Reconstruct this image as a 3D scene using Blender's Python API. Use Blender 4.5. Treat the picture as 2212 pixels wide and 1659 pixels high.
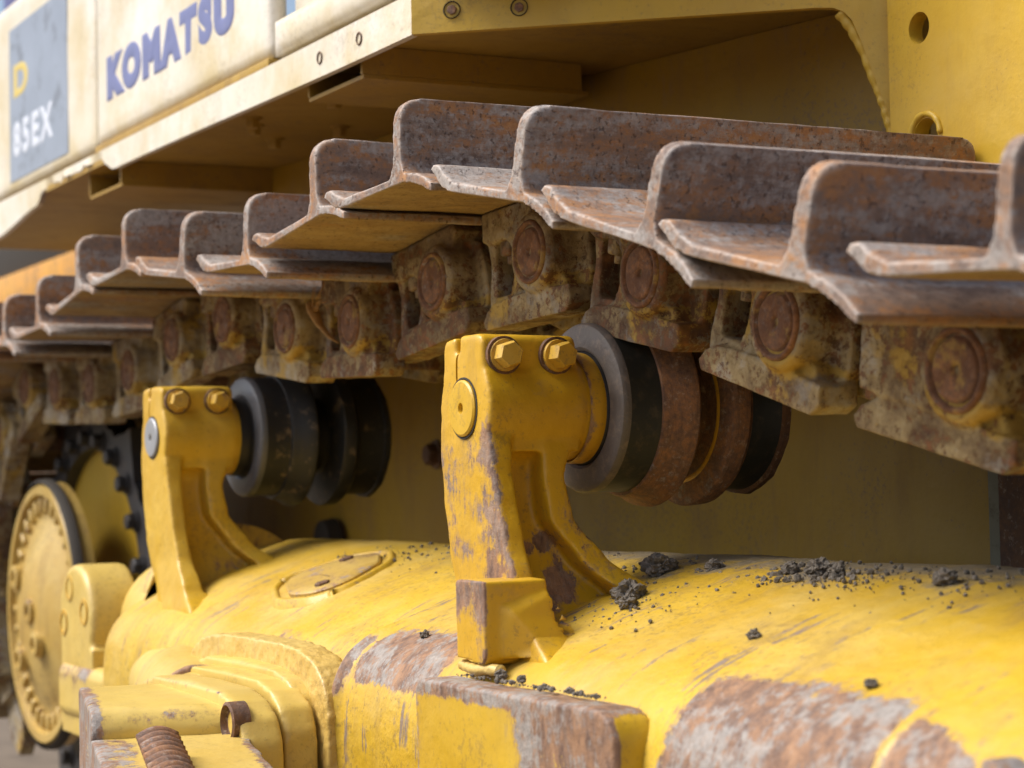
import bpy, bmesh, math, random
from mathutils import Vector, Matrix, noise as mnoise

# ------------------------------------------------------------------ scene, camera, light
for o in list(bpy.data.objects):
    bpy.data.objects.remove(o, do_unlink=True)
S = bpy.context.scene
COL = S.collection
R = math.radians
random.seed(7)

cam_d = bpy.data.cameras.new("camera")
cam = bpy.data.objects.new("camera", cam_d)
COL.objects.link(cam)
S.camera = cam
TH, PI_, RO = R(27.8), R(2.58), 0.02
fw = Vector((-math.cos(TH) * math.cos(PI_), math.sin(TH) * math.cos(PI_), math.sin(PI_)))
r0 = Vector((math.sin(TH), math.cos(TH), 0))
u0 = r0.cross(fw)
rt = r0 * math.cos(RO) - u0 * math.sin(RO)
up = u0 * math.cos(RO) + r0 * math.sin(RO)
CAM = Vector((2.2, -1.07, 0.75))
m = Matrix((rt, up, -fw)).transposed().to_4x4()
m.translation = CAM
cam.matrix_world = m
cam_d.sensor_width = 36
cam_d.lens = 36 * 4500 / 2212
cam_d.clip_start = 0.05
cam_d.clip_end = 500
cam_d.dof.use_dof = True
cam_d.dof.focus_distance = 2.52
cam_d.dof.aperture_fstop = 5.6
S.render.resolution_x, S.render.resolution_y = 1024, 768

SUN_EL, SUN_AZ = 52.0, 244.0       # direction the light comes from, azimuth from +X towards +Y
sd = Vector((math.cos(R(SUN_EL)) * math.cos(R(SUN_AZ)), math.cos(R(SUN_EL)) * math.sin(R(SUN_AZ)), math.sin(R(SUN_EL))))
world = bpy.data.worlds.new("World")
S.world = world
world.use_nodes = True
wn = world.node_tree
wn.nodes.clear()
sky = wn.nodes.new("ShaderNodeTexSky")
sky.sky_type = 'NISHITA'
sky.sun_disc = False
sky.sun_elevation = R(SUN_EL)
sky.sun_rotation = math.atan2(sd.x, sd.y)
sky.air_density = 1.0
sky.dust_density = 4.0
bg = wn.nodes.new("ShaderNodeBackground")
bg.inputs[1].default_value = 0.085
wo = wn.nodes.new("ShaderNodeOutputWorld")
wn.links.new(sky.outputs[0], bg.inputs[0])
wn.links.new(bg.outputs[0], wo.inputs[0])
sun_d = bpy.data.lights.new("sun", 'SUN')
sun_d.energy = 2.0
sun_d.angle = R(32)
sun_d.color = (1.0, 0.965, 0.91)
sun = bpy.data.objects.new("sun", sun_d)
COL.objects.link(sun)
sun.rotation_euler = (-sd).to_track_quat('-Z', 'Y').to_euler()
S.view_settings.view_transform = 'Standard'
S.view_settings.look = 'None'
S.view_settings.gamma = 1
S.view_settings.exposure = 1.08
S.view_settings.use_curve_mapping = False
S.render.engine = 'CYCLES'
S.cycles.max_bounces = 6
S.cycles.diffuse_bounces = 3
S.cycles.glossy_bounces = 2
S.cycles.caustics_reflective = False
S.cycles.caustics_refractive = False

# ------------------------------------------------------------------ material helper
class NT:
    def __init__(s, name):
        s.mat = bpy.data.materials.new(name)
        s.mat.use_nodes = True
        s.t = s.mat.node_tree
        s.t.nodes.clear()
        s.out = s.n("ShaderNodeOutputMaterial")
        s.b = s.n("ShaderNodeBsdfPrincipled")
        s.t.links.new(s.b.outputs[0], s.out.inputs[0])
        tc = s.n("ShaderNodeTexCoord")
        oi = s.n("ShaderNodeObjectInfo")
        vm = s.n("ShaderNodeVectorMath"); vm.operation = 'MULTIPLY_ADD'
        cb = s.n("ShaderNodeCombineXYZ")
        for i in range(3):
            s.t.links.new(oi.outputs['Random'], cb.inputs[i])
        s.t.links.new(cb.outputs[0], vm.inputs[0])
        vm.inputs[1].default_value = (17, 31, 23)
        s.t.links.new(tc.outputs['Object'], vm.inputs[2])
        s.vec = vm.outputs[0]
        s.obj = tc.outputs['Object']
        s.rand = oi.outputs['Random']
    def n(s, k):
        return s.t.nodes.new(k)
    def set(s, sock, v):
        if isinstance(v, bpy.types.NodeSocket):
            s.t.links.new(v, sock)
        elif isinstance(v, (int, float)):
            try: sock.default_value = v
            except Exception: sock.default_value = (v, v, v)
        else:
            sock.default_value = tuple(v) + (1,) if len(v) == 3 and len(sock.default_value) == 4 else tuple(v)
    def noise(s, scale, detail=6, rough=0.6, stretch=None, off=0, dist=0, vec=None):
        v = vec or s.vec
        if stretch or off:
            mp = s.n("ShaderNodeMapping")
            mp.inputs['Scale'].default_value = stretch or (1, 1, 1)
            mp.inputs['Location'].default_value = (off, off * 1.7, off * .6)
            s.t.links.new(v, mp.inputs[0]); v = mp.outputs[0]
        q = s.n("ShaderNodeTexNoise")
        q.inputs['Scale'].default_value = scale
        q.inputs['Detail'].default_value = detail
        q.inputs['Roughness'].default_value = rough
        q.inputs['Distortion'].default_value = dist
        s.t.links.new(v, q.inputs['Vector'])
        return q.outputs['Fac']
    def vor(s, scale, feature='F1'):
        q = s.n("ShaderNodeTexVoronoi"); q.feature = feature
        q.inputs['Scale'].default_value = scale
        s.t.links.new(s.vec, q.inputs['Vector'])
        return q.outputs['Distance']
    def math(s, op, a, b=0.0, c=0.0, clamp=False):
        q = s.n("ShaderNodeMath"); q.operation = op; q.use_clamp = clamp
        s.set(q.inputs[0], a); s.set(q.inputs[1], b); s.set(q.inputs[2], c)
        return q.outputs[0]
    def step(s, v, lo, hi):
        q = s.n("ShaderNodeMapRange"); q.interpolation_type = 'SMOOTHSTEP'
        s.set(q.inputs['Value'], v); s.set(q.inputs['From Min'], lo); s.set(q.inputs['From Max'], hi)
        return q.outputs[0]
    def mix(s, f, a, b, mode='MIX'):
        q = s.n("ShaderNodeMix"); q.data_type = 'RGBA'; q.blend_type = mode
        s.set(q.inputs['Factor'], f)
        for i, v in ((6, a), (7, b)):
            s.set(q.inputs[i], v)
        return q.outputs[2]
    def fmix(s, f, a, b):
        q = s.n("ShaderNodeMix"); q.data_type = 'FLOAT'
        s.set(q.inputs[0], f); s.set(q.inputs[2], a); s.set(q.inputs[3], b)
        return q.outputs[0]
    def ramp(s, f, stops):
        q = s.n("ShaderNodeValToRGB")
        e = q.color_ramp.elements
        while len(e) < len(stops): e.new(0.5)
        for el, (p, c) in zip(e, stops):
            el.position = p; el.color = tuple(c) + (1,)
        s.t.links.new(f, q.inputs[0])
        return q.outputs[0]
    def attr(s, name):
        q = s.n("ShaderNodeAttribute"); q.attribute_name = name
        return q.outputs['Fac']
    def point(s):
        return s.n("ShaderNodeNewGeometry").outputs['Pointiness']
    def sep(s, v):
        q = s.n("ShaderNodeSeparateXYZ"); s.t.links.new(v, q.inputs[0]); return q.outputs
    def normal(s):
        tc = s.n("ShaderNodeTexCoord"); return s.sep(tc.outputs['Normal'])
    def bump(s, h, strength=0.3, dist=0.003, prev=None):
        q = s.n("ShaderNodeBump")
        q.inputs['Strength'].default_value = strength
        q.inputs['Distance'].default_value = dist
        s.t.links.new(h, q.inputs['Height'])
        if prev: s.t.links.new(prev, q.inputs['Normal'])
        return q.outputs[0]
    def done(s, col, rough=0.5, metal=0.0, normal=None, spec=0.5, coat=None):
        s.set(s.b.inputs['Base Color'], col)
        s.set(s.b.inputs['Roughness'], rough)
        s.set(s.b.inputs['Metallic'], metal)
        s.set(s.b.inputs['Specular IOR Level'], spec)
        if normal: s.t.links.new(normal, s.b.inputs['Normal'])
        return s.mat

def rust_colour(k, s1=26, grey=0.5):
    """brown, orange and grey-violet oxide mottling, blotches broken up by fine grain"""
    a = k.math('ADD', k.math('MULTIPLY', k.noise(s1, 8, 0.75, off=3), 0.55), k.math('MULTIPLY', k.noise(s1 * 5, 5, 0.7, off=4), 0.45))
    b = k.noise(s1 * 3.3, 6, 0.72, off=9)
    c = k.ramp(a, [(0.34, (0.085, 0.05, 0.037)), (0.46, (0.17, 0.095, 0.063)), (0.55, (0.27, 0.13, 0.062)), (0.66, (0.37, 0.18, 0.075))])
    gs = k.math('ADD', k.math('MULTIPLY', b, 0.5), k.math('MULTIPLY', k.noise(s1 * .6, 6, .7, off=21), 0.5))
    g = k.step(gs, 0.60 - 0.2 * grey, 0.70 - 0.2 * grey)
    c = k.mix(k.math('MULTIPLY', g, 0.9), c, k.ramp(k.noise(s1 * 4, 5, .7, off=17), [(0.3, (0.17, 0.15, 0.15)), (0.5, (0.27, 0.25, 0.245)), (0.7, (0.40, 0.38, 0.37))]))
    return c

def paint(name, col=(0.60, 0.345, 0.028), chips=0.0, fade=0.25, dust=0.3, edge=0.0, rough=0.40, streak=0.2, orange_peel=0.25, grain=(1, 1, .4), grey=.85):
    k = NT(name)
    wear = k.attr('wear'); soil = k.attr('soil')
    big = k.noise(2.6, 5, 0.6)
    fine = k.noise(120, 4, 0.7, off=5)
    med = k.noise(19, 8, 0.68, off=2)
    c = k.mix(k.step(big, 0.3, 0.72), tuple(x * y for x, y in zip(col, (.92, .90, .85))), tuple(min(1, x * y) for x, y in zip(col, (1.06, 1.12, 1.3))))
    # faded chalky areas
    fd = k.math('MULTIPLY', k.step(k.noise(5.5, 7, 0.7, off=12), 0.40, 0.70), fade)
    c = k.mix(fd, c, (0.57, 0.43, 0.15))
    # brownish grime film, streaked downwards
    gr = k.math('MULTIPLY', k.step(k.noise(9, 9, 0.74, stretch=(1.6, .8, 0.35), off=31), 0.47, 0.72), dust)
    c = k.mix(gr, c, (0.27, 0.165, 0.045))
    sp = k.math('ADD', k.math('MULTIPLY', k.noise(130, 6, 0.75, off=40), .65), k.math('MULTIPLY', k.noise(5, 4, .6, off=44), .35))
    sp = k.math('MULTIPLY', k.step(sp, 0.545, 0.60), 0.15 + dust * .6)
    c = k.mix(sp, c, (0.17, 0.11, 0.05))
    # soil film
    sl = k.step(k.math('ADD', k.math('MULTIPLY', k.noise(38, 9, 0.78, off=50), 0.9), soil), 0.86, 1.10)
    c = k.mix(k.math('MULTIPLY', sl, 0.85), c, k.ramp(fine, [(0.3, (0.10, 0.088, 0.07)), (0.7, (0.25, 0.22, 0.18))]))
    # scratches and drips running across the slope
    sc = k.step(k.math('ADD', k.math('MULTIPLY', k.noise(7, 6, 0.72, stretch=(9.0, .9, .9), off=61), .8), k.math('MULTIPLY', k.noise(60, 3, .6, off=63), .2)), 0.56, 0.60)
    sc = k.math('MULTIPLY', sc, k.math('MULTIPLY', k.step(k.noise(6, 4, .6, off=66), 0.47, 0.56), streak))
    # chips: random ones, worn zones and worn edges
    src = k.math('ADD', k.math('MULTIPLY', med, 0.50), k.math('MULTIPLY', k.noise(115, 5, 0.72, off=70, stretch=grain), 0.32))
    src = k.math('ADD', src, k.math('MULTIPLY', k.noise(48, 5, 0.7, off=73), 0.18))
    th = k.math('ADD', src, k.math('MULTIPLY', wear, 0.36))
    if edge:
        th = k.math('ADD', th, k.math('MULTIPLY', k.step(k.point(), 0.53, 0.62), edge * 0.25))
    th = k.math('ADD', th, 0.10 * chips)
    rim = k.step(th, 0.585, 0.65)
    bare = k.step(th, 0.642, 0.668)
    # bare metal: grey-blue where just exposed, brown and orange where it has rusted
    ra = k.math('ADD', k.math('MULTIPLY', k.noise(34, 8, .75, off=140, stretch=grain), .6), k.math('MULTIPLY', k.noise(130, 5, .7, off=143, stretch=grain), .4))
    rc = k.ramp(ra, [(0.36, (0.085, 0.045, 0.032)), (0.46, (0.18, 0.105, 0.07)), (0.53, (0.265, 0.145, 0.08)), (0.62, (0.35, 0.20, 0.11))])
    gb = k.step(k.math('ADD', k.math('MULTIPLY', k.noise(16, 7, .72, off=150), .6), k.math('MULTIPLY', k.noise(90, 6, .75, off=153, stretch=grain), .4)), 0.47, 0.56)
    rc = k.mix(k.math('MULTIPLY', gb, grey), rc, k.ramp(fine, [(.3, (0.20, 0.187, 0.175)), (.7, (0.37, 0.35, 0.325))]))
    c = k.mix(k.math('MULTIPLY', rim, 0.55), c, (0.33, 0.20, 0.085))
    c = k.mix(bare, c, rc)
    c = k.mix(sc, c, k.mix(fine, (0.20, 0.10, 0.05), (0.25, 0.23, 0.20)))
    h = k.math('SUBTRACT', k.math('MULTIPLY', k.noise(60, 3, .5, off=80), orange_peel), k.math('MULTIPLY', bare, 0.7))
    nrm = k.bump(h, 0.8, 0.0026)
    nrm = k.bump(k.noise(11, 4, .55, off=83), 0.32, 0.006, nrm)
    nrm = k.bump(k.math('MULTIPLY', k.noise(30, 4, .6, off=86), k.step(k.noise(4, 3, .5, off=88), .42, .6)), 0.2 + orange_peel * .5, 0.005, nrm)
    nrm = k.bump(k.math('MULTIPLY', fine, k.math('ADD', k.math('ADD', sl, bare), .12)), 0.7, 0.002, nrm)
    rgh = k.fmix(k.math('MAXIMUM', bare, sl), k.math('ADD', rough - 0.08, k.math('MULTIPLY', k.math('ADD', med, gr), 0.22)), 0.78)
    k.b.inputs['Coat Weight'].default_value = 0.12
    k.b.inputs['Coat Roughness'].default_value = 0.28
    return k.done(c, rgh, 0.0, nrm, 0.5)

def shoe_material():
    k = NT('rusted_shoe_steel')
    f = k.noise(110, 5, .72, off=1)
    g = k.noise(210, 3, .65, off=2)
    a = k.math('ADD', k.math('MULTIPLY', k.noise(11, 8, .74, stretch=(1, .4, 1.3), off=3), .66), k.math('MULTIPLY', k.noise(70, 6, .75, off=4), .34))
    c = k.ramp(a, [(0.39, (0.13, 0.088, 0.07)), (0.455, (0.21, 0.145, 0.11)), (0.50, (0.265, 0.155, 0.095)), (0.545, (0.35, 0.17, 0.07)), (0.61, (0.42, 0.215, 0.085))])
    gs = k.math('ADD', k.math('MULTIPLY', k.noise(8, 8, .74, stretch=(1, .3, 1.5), off=21), .68), k.math('MULTIPLY', k.noise(85, 6, .75, off=9), .32))
    gm = k.step(gs, 0.47, 0.56)
    c = k.mix(k.math('MULTIPLY', gm, .88), c, k.ramp(f, [(0.3, (0.225, 0.20, 0.18)), (0.5, (0.32, 0.292, 0.27)), (0.7, (0.43, 0.40, 0.37))]))
    # worn lighter edges
    ed = k.math('MULTIPLY', k.step(k.point(), 0.503, 0.565), k.step(f, 0.22, 0.50))
    c = k.mix(k.math('MULTIPLY', ed, .8), c, k.ramp(k.noise(50, 5, .7, off=92), [(0.35, (0.42, 0.29, 0.21)), (0.6, (0.56, 0.51, 0.47))]))
    # ochre soil dried onto the inner side of the plate
    nz = k.normal()
    dn = k.math('MULTIPLY', k.step(nz[2], -0.35, -0.8), k.step(k.noise(12, 7, .72, stretch=(1, .35, 1), off=99), 0.34, 0.52))
    c = k.mix(k.math('MULTIPLY', dn, 0.85), c, k.ramp(k.noise(34, 7, .75, stretch=(1, .4, 1), off=101), [(0.3, (0.20, 0.115, 0.045)), (0.5, (0.36, 0.24, 0.095)), (0.72, (0.46, 0.33, 0.15))]))
    pits = k.step(k.noise(150, 4, .65, off=105), 0.58, 0.66)
    c = k.mix(k.math('MULTIPLY', pits, 0.65), c, (0.075, 0.042, 0.03))
    nr = k.bump(k.math('SUBTRACT', k.noise(45, 8, .75, off=110), k.math('MULTIPLY', pits, .4)), 0.7, 0.0035)
    nr = k.bump(k.noise(9, 4, .6, stretch=(1, .5, 1.4), off=115), 0.4, 0.010, nr)
    nr = k.bump(g, 0.4, 0.001, nr)
    return k.done(c, k.math('ADD', 0.46, k.math('MULTIPLY', k.noise(30, 5, .6), 0.34)), 0.0, nr, 0.45)

def link_material():
    k = NT('rusted_link_steel')
    f = k.noise(70, 6, .72, off=1)
    var = k.math('MULTIPLY', k.math('SUBTRACT', k.rand, .5), .14)
    c = k.ramp(k.math('ADD', k.noise(13, 8, .72, off=2), var), [(0.36, (0.15, 0.10, 0.06)), (0.45, (0.26, 0.19, 0.10)), (0.53, (0.38, 0.295, 0.155)), (0.64, (0.44, 0.395, 0.32))])
    c = k.mix(k.math('MULTIPLY', k.step(k.noise(17, 7, .7, off=25), 0.52, 0.62), .6), c, k.mix(f, (0.17, 0.16, 0.155), (0.36, 0.345, 0.33)))
    yl = k.step(k.math('ADD', k.noise(11, 7, .66, off=15), k.math('MULTIPLY', k.attr('paint'), 0.26)), 0.56, 0.66)
    c = k.mix(k.math('MULTIPLY', yl, 0.72), c, k.mix(f, (0.42, 0.26, 0.03), (0.58, 0.37, 0.05)))
    # rust freckles gathering into brown scabs
    sp = k.math('SUBTRACT', k.math('ADD', k.math('MULTIPLY', k.noise(95, 6, .75, off=33), .6), k.math('MULTIPLY', k.noise(14, 5, .65, off=36), .4)), k.math('MULTIPLY', var, .4))
    c = k.mix(k.math('MULTIPLY', k.step(sp, 0.515, 0.555), 0.88), c, k.ramp(k.noise(60, 4, .6, off=39), [(.35, (0.075, 0.035, 0.022)), (.5, (0.15, 0.065, 0.03)), (.68, (0.27, 0.115, 0.045))]))
    ed = k.math('MULTIPLY', k.step(k.point(), 0.53, 0.62), k.step(k.noise(60, 5, .7, off=41), .4, .6))
    c = k.mix(k.math('MULTIPLY', ed, .6), c, (0.36, 0.28, 0.20))
    nr = k.bump(k.math('ADD', k.noise(65, 7, .72, off=45), k.math('MULTIPLY', k.step(sp, 0.485, 0.545), -.35)), 0.7, 0.003)
    nr = k.bump(k.noise(16, 4, .55, off=49), 0.22, 0.006, nr)
    return k.done(c, 0.76, 0.0, nr, 0.32)

def pin_material():
    k = NT('rusty_pin')
    c = rust_colour(k, 45, 0.3)
    c = k.mix(k.math('MULTIPLY', k.step(k.noise(60, 5, .72, off=3), .42, .60), .8), c, k.mix(k.noise(90, 4, .6, off=6), (0.07, 0.032, 0.018), (0.21, 0.09, 0.04)))
    c = k.mix(k.math('MULTIPLY', k.step(k.noise(22, 6, .7, off=13), .55, .63), .6), c, (0.40, 0.27, 0.07))
    return k.done(c, 0.75, 0, k.bump(k.noise(110, 6, .7), 0.6, 0.002), 0.35)

def rust_material(name, s1=26, grey=0.4, dark=0.0):
    k = NT(name)
    c = rust_colour(k, s1, grey)
    if dark:
        c = k.mix(dark, c, (0.05, 0.03, 0.022))
    sp = k.step(k.noise(85, 6, .75, off=33), 0.55, 0.64)
    c = k.mix(k.math('MULTIPLY', sp, .55), c, (0.38, 0.29, 0.22))
    c = k.mix(k.math('MULTIPLY', k.step(k.noise(60, 5, .7, off=37, stretch=(.5, 4, .5)), .52, .62), .4), c, (0.10, 0.055, 0.04))
    return k.done(c, 0.66, 0, k.bump(k.noise(90, 7, .75), 0.75, 0.003), 0.4)

def simple(name, col, rough=0.5, metal=0.0, var=0.25, scale=30, bump=0.2, second=None, thr=(0.55, 0.65), amt=.8, spec=.5):
    k = NT(name)
    n = k.noise(scale, 7, 0.7)
    c = k.mix(n, tuple(x * (1 - var) for x in col), tuple(min(1, x * (1 + var)) for x in col))
    if second:
        c = k.mix(k.math('MULTIPLY', k.step(k.noise(scale * 1.7, 7, .72, off=8), *thr), amt), c, second)
    return k.done(c, k.math('ADD', rough - .08, k.math('MULTIPLY', n, .16)), metal, k.bump(k.noise(scale * 3, 5, .65), bump, 0.002), spec)

YEL = (0.56, 0.35, 0.020)
M = {}
M['frame'] = paint('yellow_frame_paint', YEL, chips=.10, fade=0.5, dust=0.6, streak=1.0, rough=.46, orange_peel=.8)
M['bracket'] = paint('yellow_bracket_paint', (0.57, 0.32, 0.010), chips=0.0, fade=0.1, dust=0.45, edge=0.8, streak=0.25, grey=.3)
M['bracket_far'] = paint('yellow_far_bracket_paint', (0.58, 0.345, 0.016), chips=-0.3, fade=0.25, dust=0.25, edge=0.45, streak=0.1)
M['plate'] = paint('yellow_wear_plate_paint', YEL, chips=0.0, fade=0.35, dust=0.35, edge=0.6, streak=0.3)
M['hull'] = paint('shaded_yellow_hull_paint', (0.34, 0.20, 0.008), chips=-1.2, fade=0.05, dust=0.8, streak=0.2, rough=0.5)  # shade under the fender put into the darker base colour, plus brown grime
M['body'] = paint('yellow_body_paint', (0.57, 0.35, 0.025), chips=-0.75, fade=0.2, dust=0.2, streak=0.05, rough=0.45)
M['under'] = paint('shaded_yellow_underside_paint', (0.36, 0.21, 0.02), chips=-0.2, fade=0.1, dust=1.0, streak=0.0, rough=0.6)  # underside shade carried by the lowered base colour, with brown dust over it
M['hood'] = paint('faded_hood_paint', (0.74, 0.67, 0.52), chips=-1.1, fade=0.6, dust=0.12, streak=0.0, rough=0.35)
M['arm'] = paint('yellow_arm_paint', (0.60, 0.42, 0.09), chips=-0.3, fade=0.6, dust=0.2, edge=0.8, streak=0.1)
M['weld'] = paint('yellow_weld_paint', (0.60, 0.40, 0.10), chips=-0.4, fade=0.7, dust=0.3, edge=0.2, orange_peel=1.2)
M['hub'] = paint('dusty_hub_paint', (0.50, 0.33, 0.08), chips=0.25, fade=0.6, dust=1.0, edge=.3, grey=.3)
M['shoe'] = shoe_material()
M['link'] = link_material()
M['pin'] = pin_material()
M['rust'] = rust_material('flange_rust', 30, 0.25)
M['rustdark'] = rust_material('dark_rust', 26, 0.2, 0.5)
M['ringrust'] = simple('dark_pitted_ring', (0.115, 0.10, 0.092), .6, 0, .35, 45, .6, (0.20, .155, .125), (.5, .64), .7)
M['tread'] = simple('black_tread_steel', (0.024, 0.026, 0.024), 0.5, 0.0, .4, 25, .3, (0.075, 0.06, 0.042), (.5, .68), .75)
M['treadfar'] = simple('scuffed_black_tread', (0.022, 0.023, 0.026), 0.5, 0.0, .3, 22, .4, (0.20, 0.15, 0.10), (.55, .68), .75)
M['greyface'] = simple('grey_machined_steel', (0.33, 0.34, 0.36), 0.45, 0.3, .25, 20, .1, (0.08, .08, .09), (.6, .75), .7)
M['darkface'] = simple('dark_grey_face', (0.10, 0.105, 0.12), 0.4, 0.0, .35, 20, .15, (0.25, .25, .26), (.58, .7), .5)
M['black'] = simple('black_seal', (0.012, 0.012, 0.014), 0.5, 0, .3, 30, .1)
M['bolt'] = paint('painted_bolt', (0.58, 0.34, 0.03), chips=-0.1, fade=0.3, dust=0.5, edge=0.35)
M['sprocket'] = simple('dark_sprocket_steel', (0.04, 0.038, 0.04), 0.5, 0.0, .5, 18, .3, (0.13, 0.085, 0.05), (.55, .7), .7)
M['mud'] = simple('grey_dried_mud', (0.155, 0.135, 0.112), 0.9, 0, .55, 70, 1.0, (0.28, 0.25, 0.215), (.48, .64), .7, .2)
M['leaf'] = simple('dry_straw', (0.42, 0.235, 0.075), 0.7, 0, .4, 60, .4, (.2, .09, .03), (.5, .65), .7, .3)
M['ground'] = simple('dirt_ground', (0.17, 0.135, 0.10), 0.95, 0, .4, 3, .6, (.10, .08, .06), (.5, .65), .7, .2)
M['decal'] = simple('grey_decal', (0.26, 0.30, 0.37), 0.4, 0, .35, 6, .05, (0.12, 0.13, 0.15), (.54, .64), .6)
M['blue'] = simple('blue_letter_print', (0.15, 0.17, 0.34), 0.45, 0, .3, 20, .05, (0.30, .28, .30), (.6, .7), .5)
M['white'] = simple('white_letter_print', (0.62, 0.66, 0.74), 0.45, 0, .1, 20, .05)
M['yprint'] = simple('yellow_letter_print', (0.62, 0.48, 0.12), 0.45, 0, .1, 20, .05)
M['dark'] = simple('dark_hollow_metal', (0.03, 0.024, 0.018), 0.8, 0, .4, 20, .3)
M['fadedblue'] = simple('blue_tarp', (0.12, 0.13, 0.30), 0.6, 0, .2, 5, .1)

# ------------------------------------------------------------------ mesh helpers
def link_obj(name, me, mat, parent=None, smooth=True):
    o = bpy.data.objects.new(name, me)
    COL.objects.link(o)
    if mat and not me.materials:
        me.materials.append(mat)
    if smooth:
        me.polygons.foreach_set('use_smooth', [True] * len(me.polygons))
    if parent: o.parent = parent
    return o

def bm_obj(name, bm, mat, parent=None, smooth=False, angle=None):
    bmesh.ops.recalc_face_normals(bm, faces=bm.faces[:])
    me = bpy.data.meshes.new(name)
    bm.to_mesh(me); bm.free()
    o = link_obj(name, me, mat, parent, smooth)
    if angle is not None:
        me.polygons.foreach_set('use_smooth', [True] * len(me.polygons))
        me.set_sharp_from_angle(angle=R(angle))
    return o

def thing(name, label, cat, loc=(0, 0, 0), group=None, rot=(0, 0, 0)):
    o = bpy.data.objects.new(name, None)
    o.empty_display_size = 0.05
    COL.objects.link(o)
    o.location = loc; o.rotation_euler = rot
    o['label'] = label; o['category'] = cat
    if group: o['group'] = group
    return o

def tag(o, label, cat, group=None):
    o['label'] = label; o['category'] = cat
    if group: o['group'] = group
    return o

def box(bm, x0, x1, y0, y1, z0, z1, mtx=None):
    v = [bm.verts.new((x, y, z)) for x in (x0, x1) for y in (y0, y1) for z in (z0, z1)]
    for f in ((0, 1, 3, 2), (4, 6, 7, 5), (0, 4, 5, 1), (2, 3, 7, 6), (0, 2, 6, 4), (1, 5, 7, 3)):
        bm.faces.new([v[i] for i in f])
    if mtx: bmesh.ops.transform(bm, matrix=mtx, verts=v)
    return v

def cbox(bm, x0, x1, y0, y1, z0, z1, bev=0.005, seg=2, mtx=None):
    t = bmesh.new()
    box(t, x0, x1, y0, y1, z0, z1)
    bmesh.ops.bevel(t, geom=t.edges[:], offset=bev, segments=seg, affect='EDGES', profile=0.5)
    if mtx: bmesh.ops.transform(t, matrix=mtx, verts=t.verts[:])
    merge(bm, t)

def merge(bm, t):
    me = bpy.data.meshes.new('tmp'); t.to_mesh(me); t.free()
    bm.from_mesh(me); bpy.data.meshes.remove(me)

def cyl(bm, p0, p1, ra, rb=None, seg=32):
    p0, p1 = Vector(p0), Vector(p1)
    rb = ra if rb is None else rb
    d = (p1 - p0); q = d.to_track_quat('Z', 'Y')
    A, B = [], []
    for i in range(seg):
        a = 2 * math.pi * i / seg
        w = Vector((math.cos(a), math.sin(a), 0))
        A.append(bm.verts.new(p0 + q @ (w * ra))); B.append(bm.verts.new(p1 + q @ (w * rb)))
    for i in range(seg):
        j = (i + 1) % seg
        bm.faces.new((A[i], A[j], B[j], B[i]))
    bm.faces.new(A[::-1]); bm.faces.new(B)

def loft(bm, rings):
    """rings: lists of equal-length vertex coords, capped"""
    V = [[bm.verts.new(p) for p in r] for r in rings]
    n = len(V[0])
    for a, b in zip(V, V[1:]):
        for i in range(n):
            j = (i + 1) % n
            bm.faces.new((a[i], a[j], b[j], b[i]))
    bm.faces.new(V[0][::-1]); bm.faces.new(V[-1])

def zloft(bm, rows):
    """rows: (z, x0, x1, y0, y1)"""
    loft(bm, [[(x0, y0, z), (x1, y0, z), (x1, y1, z), (x0, y1, z)] for z, x0, x1, y0, y1 in rows])

def prism_xz(bm, pts, y0, y1):
    loft(bm, [[(x, y0, z) for x, z in pts], [(x, y1, z) for x, z in pts]])

def lathe_y(bm, prof, seg=64, c=(0, 0, 0), wob=None):
    """prof: (y, r) revolved about the Y axis"""
    rings = []
    for y, r in prof:
        ring = []
        if r < 1e-6:
            ring = [bm.verts.new((c[0], c[1] + y, c[2]))]
        else:
            for i in range(seg):
                a = 2 * math.pi * i / seg
                rr = r * (wob(y, a) if wob else 1)
                ring.append(bm.verts.new((c[0] + rr * math.cos(a), c[1] + y, c[2] + rr * math.sin(a))))
        rings.append(ring)
    for A, B in zip(rings, rings[1:]):
        for i in range(seg):
            j = (i + 1) % seg
            if len(A) == 1 and len(B) == 1: continue
            if len(A) == 1: bm.faces.new((A[0], B[j], B[i]))
            elif len(B) == 1: bm.faces.new((A[i], A[j], B[0]))
            else: bm.faces.new((A[i], A[j], B[j], B[i]))

def tube(bm, pts, r, seg=8, rf=None, flat=1.0):
    pts = [Vector(p) for p in pts]
    rings = []
    for i, p in enumerate(pts):
        d = (pts[min(i + 1, len(pts) - 1)] - pts[max(i - 1, 0)]).normalized()
        q = d.to_track_quat('Z', 'Y')
        rr = r * (rf(i) if rf else 1)
        rings.append([p + q @ Vector((math.cos(a) * rr, math.sin(a) * rr * flat, 0)) for a in [2 * math.pi * k / seg for k in range(seg)]])
    loft(bm, rings)

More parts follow.
